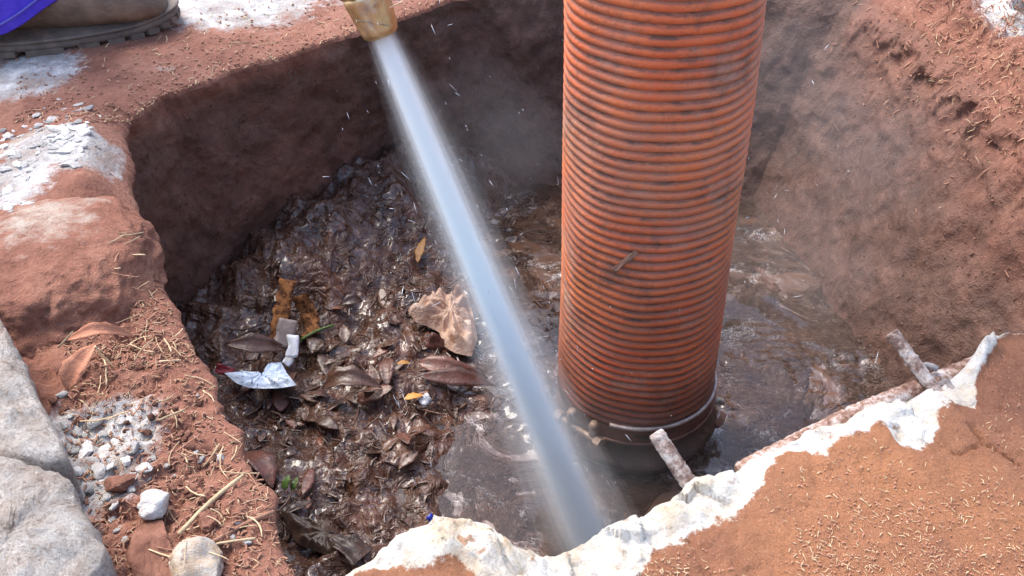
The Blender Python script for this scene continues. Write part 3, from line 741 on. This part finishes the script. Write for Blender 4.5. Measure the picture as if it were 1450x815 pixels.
for i in range(130):                                       # cement chips on the upper clod and behind it
    px, py = rnd.gauss(88, 32), rnd.gauss(190, 22)
    if i % 3 == 0: px, py = rnd.uniform(-5, 42), rnd.uniform(185, 300)
    if px > 142: px = rnd.uniform(40, 140)
    g = on_any(px, py); k = rnd.choice([4, 4, 5, 5, 7, 9, 12, 15])/FPX*depth_at(g)*.7
    w = 'behind the concrete block' if px < 42 else 'on top of the red clay clod nearest the boot'
    sz = 'broad' if k > .0055 else 'small'
    stone('cement_chip', g-Vector((0, 0, k*.1)), (k*1.5, k*rnd.uniform(.6, 1), k*.7), 'white_stone', f'{sz} white cement flake {w}', 'cement chip', f'{sz} cement flakes {w}', i, 3, .45)
def clod_label(px, py, k):
    w = 'in the gap under the big clay clod' if px < 155 and py < 600 else 'beside the dry leaf ledge' if py < 600 else 'between white rubble and pit rim' if py < 670 else 'beside the long straw'
    z_ = 'lumpy' if k > .0035 else 'tiny'
    return f'{z_} red soil crumb {w}', 'soil clod', f'{z_} soil crumbs {w}'
for i in range(70):
    px, py = rnd.uniform(170, 340), rnd.uniform(560, 720)
    if px > 330-(720-py)*.25: px -= 60
    if i > 48: px, py = rnd.uniform(30, 150), rnd.uniform(430, 600)
    g = on_ground(px, py); k = rnd.uniform(4, 12)/FPX*depth_at(g)*.6
    stone('soil_clod', g, (k*1.2, k, k), 'red_stone', *clod_label(px, py, k), i, 3, .8)

# ------------------------------------------------------------------ straws, roots and leaves
def straw_mesh(L, r, bend, seed):
    g = random.Random(seed); pts = []; a = 0; p = Vector((-L/2, 0, 0)); ph = g.uniform(0, 6)
    for i in range(7):
        t = i/6; pts.append(Vector((-L/2+L*t, bend*L*math.sin(math.pi*t)+g.uniform(-.01, .01)*L, .15*bend*L*math.sin(ph+t*5))))
    return tube(pts, [r*(.8+.3*g.random()) for _ in range(7)], 5)
def straw(p, L, r, rz, mat='straw', label=None, group=None, bend=.05, tilt=0, cat='straw', name='straw'):
    V, F = straw_mesh(L, r, bend, rnd.randint(0, 9999)); o = mesh_obj(name, V, F, M[mat]); o.location = p; o.rotation_euler = (0, tilt, rz)
    return tag(o, label, cat, group)
def between(name, p0, p1, r, mat, label, cat, group=None, bend=.03):
    p0, p1 = Vector(p0), Vector(p1); d = p1-p0
    V, F = straw_mesh(d.length, r, bend, rnd.randint(0, 999)); o = mesh_obj(name, V, F, M[mat]); o.location = (p0+p1)/2
    o.rotation_euler = d.to_track_quat('X', 'Z').to_euler(); return tag(o, label, cat, group)
between('straw', on_ground(254, 756, .006), on_ground(344, 672, .006), .0017, 'straw', 'long thick pale straw lying diagonally on the left bank', 'straw')
between('root', on_ground(300, 768, .004), on_ground(388, 724, .006), .0018, 'root', 'long reddish root near the pit rim beside the cream stone', 'root')
between('straw', on_ground(300, 772, .004), on_ground(362, 762, .004), .0009, 'straw', 'thin straw lying behind the cream stone', 'straw')
between('straw', on_ground(225, 595, .005), on_ground(262, 580, .006), .0009, 'straw', 'straw bent up near the dry red leaf', 'straw')
between('straw', on_ground(135, 490, .045), on_ground(162, 520, .01), .0009, 'straw', 'straw leaning on the big clay clod', 'straw')
between('straw', on_ground(82, 492, .03), on_ground(103, 470, .05), .0009, 'straw', 'straw stuck to the front of the big clay clod', 'straw')
between('straw', on_ground(147, 505, .004), on_ground(150, 545, .004), .0009, 'straw', 'short straw beside the dry red leaf', 'straw')
between('straw', on_ground(226, 512, .004), on_ground(256, 510, .004), .0009, 'straw', 'pale straw pointing at the pit rim', 'straw')
between('straw', on_ground(232, 480, .005), on_ground(243, 498, .012), .0009, 'straw', 'small forked straw on the rim ledge', 'straw')
def rim_ok(px, py): return py < 815
spots = []
for i in range(110):
    q = i % 4
    if q == 0: px, py = rnd.uniform(120, 300), rnd.uniform(470, 600)
    elif q == 1: px, py = rnd.uniform(230, 370), rnd.uniform(600, 800)
    elif q == 2: px, py = rnd.uniform(170, 260), rnd.uniform(330, 520)
    else: px, py = rnd.uniform(220, 560), rnd.uniform(0, 120)
    lim = np.interp(py, [p[1] for p in L_PX[::-1]], [p[0] for p in L_PX[::-1]])
    if q < 3 and px > lim-8: px = lim-rnd.uniform(8, 60)
    if q == 3:
        fy = np.interp(px, [p[0] for p in F_PX], [p[1] for p in F_PX]); py = min(py, fy-rnd.uniform(2, 40))
    g = on_any(px, py)+Vector((0, 0, .002)); mt = rnd.choice(['straw', 'straw', 'root']); L = rnd.uniform(.010, .030)
    w = ('below the dry red leaf', 'near the pit rim beside the cream stone', 'on the long clay clod at the rim', 'on the far bank between boot and nozzle')[q]
    lab = f"{'long' if L > .02 else 'short'} {'pale straw bit' if mt == 'straw' else 'reddish root bit'} {w}"
    straw(g, L, rnd.uniform(.0003, .0007), rnd.uniform(0, 3.14), mt, lab, lab.replace(' bit', ' bits'), rnd.uniform(-.15, .15), rnd.uniform(-.3, .3))
# litter too fine to count: one mesh on each surface
def litter(name, gen, n, lmin, lmax, rmin, rmax, mat, tilt=.3):
    V = []; F = []
    for i in range(n):
        p = gen()
        if p is None: continue
        L = rnd.uniform(lmin, lmax); a = rnd.uniform(0, 6.28); d = Vector((math.cos(a), math.sin(a), rnd.gauss(0, tilt)))*L/2
        r = rnd.uniform(rmin, rmax); m = Vector((rnd.gauss(0, .12*L), rnd.gauss(0, .12*L), rnd.uniform(0, .12*L)))
        v, f = tube([p-d, p+m, p+d], [r*.7, r, r*.6], 4); b = len(V); V += v; F += [tuple(b+k for k in q) for q in f]
    return tag(mesh_obj(name, V, F, M[mat], smooth=False), kind='stuff')
SB = bvh_of(so_)
def on_slab(px, py, up=.001):
    p = at(px, py, SZ+.01); h = SB.ray_cast(Vector((p.x, p.y, .3)), Vector((0, 0, -1)))
    return (h[0]+Vector((0, 0, up))) if h[0] else None
by_px = sorted((p[0], p[1]) for p in B_PX)
def gen_slab():
    px = rnd.uniform(880, 1560); lo = np.interp(px, [p[0] for p in by_px], [p[1] for p in by_px])
    py = lo+12+(860-lo)*rnd.random()**.75
    den = 1.3*vnoise(np.array([[px/55, py/36, 3.0]]))[0] + .6*(sstep(640, 760, py)*sstep(1000, 1250, px))
    return on_slab(px, py) if den > rnd.uniform(-.5, .8) else None
litter('straw_litter', gen_slab, 1500, .001, .005, .00015, .0004, 'straw')
litter('soil_crumbs', gen_slab, 2200, .0008, .0022, .0003, .0007, 'root')
def gen_left():
    q = rnd.random()
    if q < .55: px, py = rnd.uniform(90, 420), rnd.uniform(480, 815)
    else: px, py = rnd.uniform(100, 300), rnd.uniform(300, 520)
    lim = np.interp(py, [p[1] for p in L_PX[::-1]], [p[0] for p in L_PX[::-1]])
    if px > lim-4: return None
    return on_ground(px, py, .001)
litter('straw_litter', gen_left, 800, .003, .009, .00015, .0004, 'straw')
litter('root_litter', gen_left, 2600, .002, .007, .0003, .0012, 'root')
def gen_far():
    px = rnd.uniform(20, 640); fy = np.interp(px, [p[0] for p in F_PX], [p[1] for p in F_PX]) if px > 190 else 175
    return on_ground(px, fy-3-rnd.random()**2*110, .001)
litter('straw_litter', gen_far, 260, .003, .010, .0003, .0007, 'straw')
litter('soil_crumbs', gen_far, 900, .002, .005, .0006, .0015, 'root')
# roots and straw in the crumbled bank on the right
WALL = bvh_of(bpy.data.objects['pit_wall'])
def on_wall(px, py, up=.001):
    d = (at(px, py, -5)-CAMV).normalized(); h = WALL.ray_cast(CAMV, d)
    return h[0]+h[1]*(up if h[1].dot(d) < 0 else -up) if h[0] else None
def gen_bank():
    px = 1460-abs(rnd.gauss(0, 110)); py = abs(rnd.gauss(0, 110)); return on_wall(px, py) or on_ground(px, py, .001)
litter('root_litter', gen_bank, 500, .003, .014, .0005, .0011, 'root', .8)
litter('straw_litter', gen_bank, 120, .004, .014, .0003, .0007, 'straw', .8)
litter('wall_grit', lambda: on_wall(rnd.uniform(1120, 1450), rnd.uniform(0, 500)), 500, .0015, .004, .0004, .0010, 'root', .8)
def gen_wall2():
    return on_wall(rnd.uniform(190, 780), rnd.uniform(60, 470))
litter('wall_grit', gen_wall2, 500, .002, .005, .0006, .0014, 'wet_leaf', .8)

def leaf_mesh(L, W, curl, fold, seed, tip=.5, n=12):
    g = random.Random(seed); V = []; F = []; m = 5; pexp = g.choice([.6, .8, 1.1])
    for i in range(n+1):
        t = i/n; w = W*.5*(math.sin(math.pi*t**.85)**pexp if 0 < t < 1 else .03)*(1+g.uniform(-.16, .12))
        zc = curl*L*math.sin(math.pi*t*1.05)*.5 + g.uniform(-.01, .01)*L; yc = .06*L*math.sin(t*2.5+seed)
        for k in range(m):
            s = (k-(m-1)/2)/((m-1)/2); V.append((L*(t-.5), yc+w*s*math.cos(fold*abs(s)), zc+w*abs(s)*math.sin(fold)+g.uniform(-.02, .02)*W))
    for i in range(n):
        for k in range(m-1): a = i*m+k; F.append((a, a+1, a+m+1, a+m))
    nb = len(V); V += [(x_, y_, z_-.0007) for x_, y_, z_ in V]; F += [tuple(nb+q for q in f[::-1]) for f in F]
    ed = [k for k in range(m)]+[i*m+m-1 for i in range(1, n+1)]+[n*m+k for k in range(m-2, -1, -1)]+[i*m for i in range(n-1, 0, -1)]
    for a, b in zip(ed, ed[1:]+ed[:1]): F.append((b, a, a+nb, b+nb))
    return V, F
def leaf(p, L, W, rz, mat, label=None, group=None, curl=.2, fold=.3, tx=0, ty=0, seed=None, name='leaf', cat='leaf'):
    V, F = leaf_mesh(L, W, curl, fold, rnd.randint(0, 999) if seed is None else seed); o = mesh_obj(name, V, F, M[mat]); o.location = p; o.rotation_euler = (tx, ty, rz)
    if label: tag(o, label, cat, group)
    return o
def leaf_px(x0, y0, x1, y1, wpx, mat, label, up=.006, up1=None, ground=on_floor, group=None, **kw):
    a = ground(x0, y0, up); b = ground(x1, y1, up if up1 is None else up1); d = b-a; W = wpx/FPX*depth_at(a)
    o = leaf((a+b)/2, d.length, W, 0, mat, label, group, **kw); q = d.to_track_quat('X', 'Z').to_euler(); tx = kw.get('tx', 0)
    o.rotation_euler = q; o.rotation_euler.rotate_axis('X', tx); return o
leaf_px(100, 556, 132, 484, 40, 'dry_leaf', 'dusty red dry leaf hanging below the big clay clod', .012, .045, on_ground, curl=.25, fold=.45, tx=.35)
leaf_px(95, 480, 190, 478, 22, 'dry_leaf', 'dusty curled leaf draped under the big clay clod', .03, .02, on_ground, curl=.6, fold=.5, tx=.6)
leaf_px(590, 515, 692, 530, 30, 'red_leaf', 'long glossy reddish brown leaf, upper one of the overlapping pair', .020, .016, curl=.25, fold=.35, tx=.5)
leaf_px(592, 528, 702, 552, 30, 'red_leaf', 'long pointed brown leaf under the glossy reddish leaf', .010, .008, curl=.12, fold=.25, tx=.4)
leaf_px(318, 484, 412, 494, 34, 'wet_leaf', 'curled muddy brown leaf in front of the rusty strips', .018, .018, curl=.25, fold=.5, tx=.5)
leaf_px(455, 552, 540, 548, 38, 'wet_leaf', 'muddy curled leaf with wet shiny underside near the orange scrap', .014, .014, curl=.4, fold=.6, tx=.3)
leaf_px(505, 566, 556, 548, 24, 'red_leaf', 'flat reddish leaf tip sticking out below the muddy curled leaf', .008, .010, curl=.1, fold=.2, tx=.3)
leaf_px(545, 508, 552, 545, 24, 'red_leaf', 'small upright reddish leaf between plastic and curled leaf', .018, .008, curl=.2, fold=.3, tx=.2)
leaf_px(482, 432, 514, 424, 20, 'wet_leaf', 'small cupped brown leaf at the foot of the far wall', .012, .012, curl=.5, fold=.5, tx=.5)
leaf_px(487, 486, 486, 458, 20, 'wet_leaf', 'small veined brown leaf standing beside the yellow green stem', .010, .014, curl=.1, fold=.2)
leaf_px(594, 372, 600, 335, 13, 'yellow_leaf', 'small yellow leaf stuck in the mud slope', .008, .008, curl=.1, fold=.2)
leaf_px(572, 566, 600, 558, 13, 'yellow_leaf', 'small orange leaf scrap on the wet mud', .008, .008, curl=.2, fold=.2)
leaf_px(562, 516, 582, 514, 9, 'yellow_leaf', 'tiny orange leaf scrap beside the pair of long leaves', .010, .010, curl=.2, fold=.2)
leaf_px(404, 694, 408, 672, 12, 'green_leaf', 'small fresh green leaf in the dark mud', .010, .022, curl=.2, fold=.3)
leaf_px(412, 696, 422, 674, 10, 'green_leaf', 'narrow green leaf beside the other green leaf', .010, .022, curl=.2, fold=.3)
leaf_px(300, 575, 330, 630, 24, 'wet_leaf', 'dark leaf wedged under the left rim beside the foil', .01, .01, curl=.2, fold=.3)
leaf_px(345, 640, 382, 690, 46, 'red_leaf', 'broad reddish leaf under the left rim', .012, .016, curl=.3, fold=.3, tx=-.3)
leaf_px(455, 480, 440, 500, 30, 'wet_leaf', 'broad brown leaf behind the white foil packet', .014, .014, curl=.2, fold=.3)
between('stem', on_floor(425, 482, .014), on_floor(472, 460, .02), .0022, 'green_leaf', 'yellow green stem lying near the rusty strips', 'stem', None, .06)
# many look-alike dead leaves half sunk in the sludge
def leaf_label(px, py, L):
    w = 'in the dark mud beside the slab' if py > 680 else 'in sludge around the green leaf' if px < 460 and py > 590 else 'in the sludge below the long leaf pair' if py > 560 else 'around the foil packet' if px < 440 else 'between foil packet and plastic bag' if px < 590 else 'in the mud beside the water jet'
    z_ = 'large' if L > .034 else 'middling' if L > .024 else 'small'
    return f'{z_} dead mud coated leaf {w}', f'{z_} dead leaves {w}'
for i in range(64):
    px, py = rnd.uniform(340, 740), rnd.uniform(400, 790)
    if i < 46: px, py = rnd.gauss(470, 80), rnd.gauss(540, 60)
    if py < 470 and px < 440: py += 120
    L = rnd.uniform(.016, .045); g = on_floor(px, py, .001)
    if g.x > .03 or g.z < WATER_Z+.006: continue
    leaf(g, L, L*rnd.uniform(.3, .55), rnd.uniform(0, 6.28), rnd.choice(['wet_leaf', 'wet_leaf', 'wet_leaf', 'red_leaf']), *leaf_label(px, py, L), rnd.uniform(-.15, .25), rnd.uniform(-.2, .35), rnd.gauss(0, .22), rnd.gauss(0, .22))
def twig_label(px, py):
    w = 'in the dark mud beside the slab' if py > 680 else 'below the long leaf pair' if py > 560 else 'around the foil packet' if px < 460 else 'between foil packet and water jet'
    return 'thin wet brown twig '+w, 'wet twigs '+w
for i in range(46):
    px, py = rnd.uniform(330, 740), rnd.uniform(400, 780)
    g = on_floor(px, py, .006)
    if g.z < WATER_Z+.014: continue
    straw(g, rnd.uniform(.02, .07), rnd.uniform(.0008, .0016), rnd.uniform(0, 3.14), 'wet_leaf', *twig_label(px, py), rnd.uniform(-.15, .15), rnd.gauss(0, .2), 'twig', 'twig')
def gen_mud():
    g = on_floor(rnd.uniform(320, 760), rnd.uniform(270, 800), .002); return g if g.x < .06 and g.z > WATER_Z+.003 else None
litter('sludge_fibres', gen_mud, 550, .004, .020, .0006, .0022, 'wet_leaf', .35)
def gen_far_mud():
    g = on_floor(rnd.uniform(560, 790), rnd.uniform(250, 480), .002); return g
litter('sludge_fibres', gen_far_mud, 250, .004, .02, .0006, .0014, 'wet_leaf', .35)

# ------------------------------------------------------------------ rubbish on the bottom
def strip(name, pts, w, th, mat, label, cat, wav=.0, nx=5):
    pts = resample([tuple(p) for p in pts], .004); n = len(pts); V = []; F = []
    d = Vector(pts[-1]-pts[0]).normalized(); view = (CAMV-Vector(pts[n//2])).normalized(); sv = d.cross(view).normalized(); nv = sv.cross(d).normalized()
    for top in (1, 0):
        for i, p in enumerate(pts):
            for k in range(nx):
                s = (k/(nx-1)-.5)*w*(1+.10*math.sin(i*1.3)+rnd.uniform(-.06, .06)); b = wav*math.sin(i*.9+k*1.7)
                V.append(Vector(p)+sv*s+nv*(b+(th if top else 0)))
    m = n*nx
    for i in range(n-1):
        for k in range(nx-1):
            a = i*nx+k; F.append((a, a+1, a+nx+1, a+nx)); F.append((m+a, m+a+nx, m+a+nx+1, m+a+1))
    ed = list(range(nx))+[i*nx+nx-1 for i in range(1, n)]+[(n-1)*nx+k for k in range(nx-2, -1, -1)]+[i*nx for i in range(n-2, 0, -1)]
    for a, b in zip(ed, ed[1:]+ed[:1]): F.append((b, a, a+m, b+m))
    return tag(mesh_obj(name, V, F, mat), label, cat)
pxm = 1/FPX*depth_at(on_floor(400, 450))
strip('rusty_strip', [on_floor(392, 488, .012), on_floor(399, 440, .028), on_floor(408, 396, .030)], 22*pxm, .003, M['rust'], 'long straight rusty orange metal strip leaning at the far wall', 'metal strip', .0012)
strip('rusty_strip', [on_floor(440, 476, .010), on_floor(441, 455, .016), on_floor(432, 432, .024), on_floor(424, 418, .026)], 24*pxm, .003, M['rust'], 'short bent rusty orange metal strip beside the straight one', 'metal strip', .0025)
strip('grey_sheet', [on_floor(400, 492, .022), on_floor(408, 452, .034)], 26*pxm, .002, M['grey_sheet'], 'small grey sheet leaning against the straight rusty strip', 'sheet', .0008)
strip('white_scrap', [on_floor(412, 506, .026), on_floor(416, 490, .030), on_floor(414, 474, .034)], 15*pxm, .001, M['flake'], 'white peeling scrap on the small grey sheet', 'scrap', .0022)
strip('white_scrap', [on_floor(404, 516, .022), on_floor(412, 506, .022)], 11*pxm, .001, M['flake'], 'tiny white scrap above the foil packet', 'scrap', .001)
strip('red_scrap', [on_floor(306, 520, .018), on_floor(330, 528, .018)], 12*pxm, .001, M['red'], 'small dark red plastic scrap beside the foil packet', 'scrap', .002)
strip('red_scrap', [on_floor(606, 480, .012), on_floor(630, 492, .012)], 22*pxm, .001, M['red_leaf'], 'dark red scrap below the crumpled plastic', 'scrap', .002)
strip('blue_scrap', [on_floor(607, 738, .010), on_floor(614, 731, .012)], 10*pxm, .003, M['blue'], 'small bright blue plastic scrap in the mud by the slab', 'scrap', .002)
strip('white_scrap', [on_floor(598, 560, .010), on_floor(606, 572, .010)], 14*pxm, .001, M['flake'], 'tiny white scrap on mud beside the orange leaf scrap', 'scrap', .003)
# crumpled plastic bag
def crumple(name, outline, mat, label, cat, up, amp, seed):
    P = [tuple(on_floor(px, py, up)) for px, py in outline]; P.append(P[0]); E = resample(P, .005)[:-1]; c = E.mean(0); rows = []; n = len(E); K = 16
    for k in range(K):
        t = k/(K-1); p = c+(E-c)*(1-t)*1.0
        p = p.copy(); an = np.arctan2(E[:, 1]-c[1], E[:, 0]-c[0]); p[:, 2] += amp*(.5+1.1*ridged(p, 38, 3, seed)+.6*fbm(p, 14, 2, .5, seed+1)+.55*(1-t)*np.sin(an*13+4*fbm(p, 20, 2, .5, seed+2)))*min(1, t*4)
        rows.append(p)
    V = np.stack(rows).reshape(-1, 3); return tag(mesh_obj(name, V, grid_faces(K, n, True), mat), label, cat)
crumple('plastic_bag', [(578, 440), (600, 425), (622, 415), (640, 424), (652, 404), (664, 425), (672, 452), (676, 480), (668, 505), (645, 500), (628, 490), (622, 470), (605, 462), (588, 456)], M['bag'],
        'crumpled tan dirty plastic bag lying on the mud beside the jet', 'plastic bag', .014, .014, 301)
o = crumple('foil_packet', [(318, 528), (332, 526), (352, 532), (368, 538), (376, 524), (388, 513), (398, 512), (406, 528), (420, 545), (400, 549), (378, 550), (352, 549), (334, 542)], M['foil'], 'flat torn silver blue printed foil packet under the left rim', 'packet', .018, .0045, 321)
o.data.polygons.foreach_set('use_smooth', [False]*len(o.data.polygons))
crumple('plastic_sheet', [(395, 720), (420, 770), (500, 800), (530, 775), (505, 765), (450, 750)], M['cuff'], 'dark shiny plastic sheet sunk in the mud near the slab', 'plastic sheet', .012, .010, 311)
stone('pebble', on_floor(1014, 570, .03), .010, 'tan_stone', 'pale pebble stuck beside the hose cuff', 'pebble', None, 6, 3, .8)
strip('bark_curl', [on_floor(1012, 604, .022), on_floor(1022, 594, .03), on_floor(1025, 584, .03)], 9*pxm, .002, M['root'], 'small curled brown bark piece beside the hose cuff', 'bark', .002)
# scraps stuck on the hose
HB = None
def on_hose(px, py):
    global HB
    if HB is None:
        me = bpy.data.objects['hose_wall'].data; HB = BVHTree.FromPolygons([(Vector(v.co)+base)[:] for v in me.vertices], [p.vertices[:] for p in me.polygons])
    d = (at(px, py, -5)-CAMV).normalized(); h = HB.ray_cast(CAMV, d); return h[0]-d*.003 if h[0] else None
a, b = on_hose(868, 384), on_hose(902, 356)
if a and b:
    strip('leaf_scrap', [a, (a+b)/2, b], .0055, .0004, M['root'], 'thin brown leaf scrap stuck on the orange hose', 'leaf', .0006)

# ------------------------------------------------------------------ person: boot and trouser leg on the far bank
person = empty('person', on_ground(90, 60) if False else Vector((-.492, 1.400, .006)), (0, 0, R(14)))
tag(person, 'person in blue trousers standing in a dusty brown work boot beside the pit', 'person')
# boot upper: cross sections from the toe (x=0) back to the heel (x=-.31)
secs = [(.000, .012, .020, .030), (-.006, .034, .016, .046), (-.02, .047, .014, .060), (-.045, .055, .012, .072), (-.08, .058, .012, .082), (-.115, .056, .012, .093), (-.15, .050, .012, .112), (-.185, .045, .012, .138),
        (-.22, .043, .012, .155), (-.26, .041, .014, .16), (-.29, .036, .016, .16), (-.305, .020, .02, .158)]
V = []; nS = 28
for (xx, w, zb, zt) in secs:
    for k in range(nS):
        a = 2*math.pi*k/nS; c_, s_ = math.cos(a), math.sin(a)
        yy = w*math.copysign(abs(c_)**.75, c_); h_ = (zt-zb)/2
        zz = zb+h_+h_*math.copysign(abs(s_)**.7, s_)
        if s_ > 0: yy *= 1-.25*s_
        V.append((xx, yy+.008*math.sin(xx*9), zz*1.08+.004))
F = grid_faces(len(secs), nS, True).tolist(); F.append(list(range(nS))[::-1]); F.append(list(range((len(secs)-1)*nS, len(secs)*nS)))
boot = mesh_obj('boot', V, F, M['leather'], person); tag(boot, 'dusty brown leather work boot')
ms = boot.modifiers.new('subd', 'SUBSURF'); ms.levels = ms.render_levels = 2
# shaft of the boot
V, F = tube([(-.235, 0, .12), (-.24, 0, .20), (-.245, 0, .27)], [.058, .056, .058], 24); mesh_obj('shaft', V, F, M['leather'], boot)
# sole: outline swept up, welt and lugs
def sole_outline(n=90, grow=0.0):
    o = []
    for i in range(n):
        a = 2*math.pi*i/n; c_, s_ = math.cos(a), math.sin(a)
        xx = -.155+(.168+grow)*math.copysign(abs(c_)**.72, c_); t = (xx+.31)/.31
        w = (.044+.022*math.sin(math.pi*min(max(t*.9+.12, 0), 1))**1.2+grow)*math.copysign(abs(s_)**.72, s_)
        o.append((xx, w+.008*math.sin(xx*9)))
    return o
def slab_loft(name, levels, mat, par):
    V = []; n = 90
    for zz, g in levels: V += [(x_, y_, zz+.012*max(0, (x_+.06)/.07)**2*1.0) for x_, y_ in sole_outline(n, g)]
    F = grid_faces(len(levels), n, True).tolist(); F.append(list(range(n))[::-1]); F.append(list(range((len(levels)-1)*n, len(levels)*n)))
    return mesh_obj(name, V, F, mat, par)
sol = slab_loft('sole', [(.004, -.004), (.006, -.001), (.010, .0), (.015, -.001), (.016, -.003)], M['sole'], boot)
slab_loft('welt', [(.0155, -.001), (.017, .002), (.019, .002), (.0205, -.001)], M['sole'], boot)
ol = sole_outline(90, .0015)
for i in range(0, 90, 3):
    (x0, y0), (x1, y1) = ol[i], ol[(i+2) % 90]; zz = .012*max(0, (x0+.06)/.07)**2
    cx, cy = -.155, 0; V = []
    for zq in (-.001, .007):
        for (xa, ya) in ((x0, y0), (x1, y1)):
            V.append((xa, ya, zq+zz)); V.append((xa*.9+cx*.1, ya*.8, zq+zz))
    mesh_obj('lug', V, [(0, 2, 3, 1), (4, 5, 7, 6), (0, 4, 6, 2), (1, 3, 7, 5), (0, 1, 5, 4), (2, 6, 7, 3)], M['sole'], boot, smooth=False)
# trouser leg with a dusty hem, reaching up out of the picture
prof = [(.035, -.205, .098), (.050, -.210, .099), (.10, -.220, .095), (.18, -.232, .088), (.28, -.24, .085), (.40, -.235, .088), (.55, -.215, .095), (.70, -.205, .10)]
V = []; n = 56
for i, (zz, xc, r) in enumerate(prof):
    for k in range(n):
        a = 2*math.pi*k/n; f = 1+.05*math.sin(a*3+zz*14)+.04*math.sin(a*5-zz*22)+(.03*math.sin(a*9+1) if i < 3 else 0)
        V.append((xc+math.cos(a)*r*f*1.05, math.sin(a)*r*f*.88, zz+(.045*max(0, math.cos(a)) if i < 2 else .02*max(0, math.cos(a)) if i == 2 else 0)))
F = grid_faces(len(prof), n, True).tolist()
tr = mesh_obj('trouser_leg', V, F, M['cloth'], person); sdm = tr.modifiers.new('thick', 'SOLIDIFY'); sdm.thickness = .003; ms = tr.modifiers.new('subd', 'SUBSURF'); ms.levels = ms.render_levels = 1
hem = [Vector(V[n+k]) for k in range(n)]+[Vector(V[n])]
cc = sum(hem, Vector())/len(hem)
V2, F2 = tube([p+(p-cc).normalized()*.002 for p in hem], .0016, 5, False); mesh_obj('hem_stitching', V2, F2, M['seam'], tr)
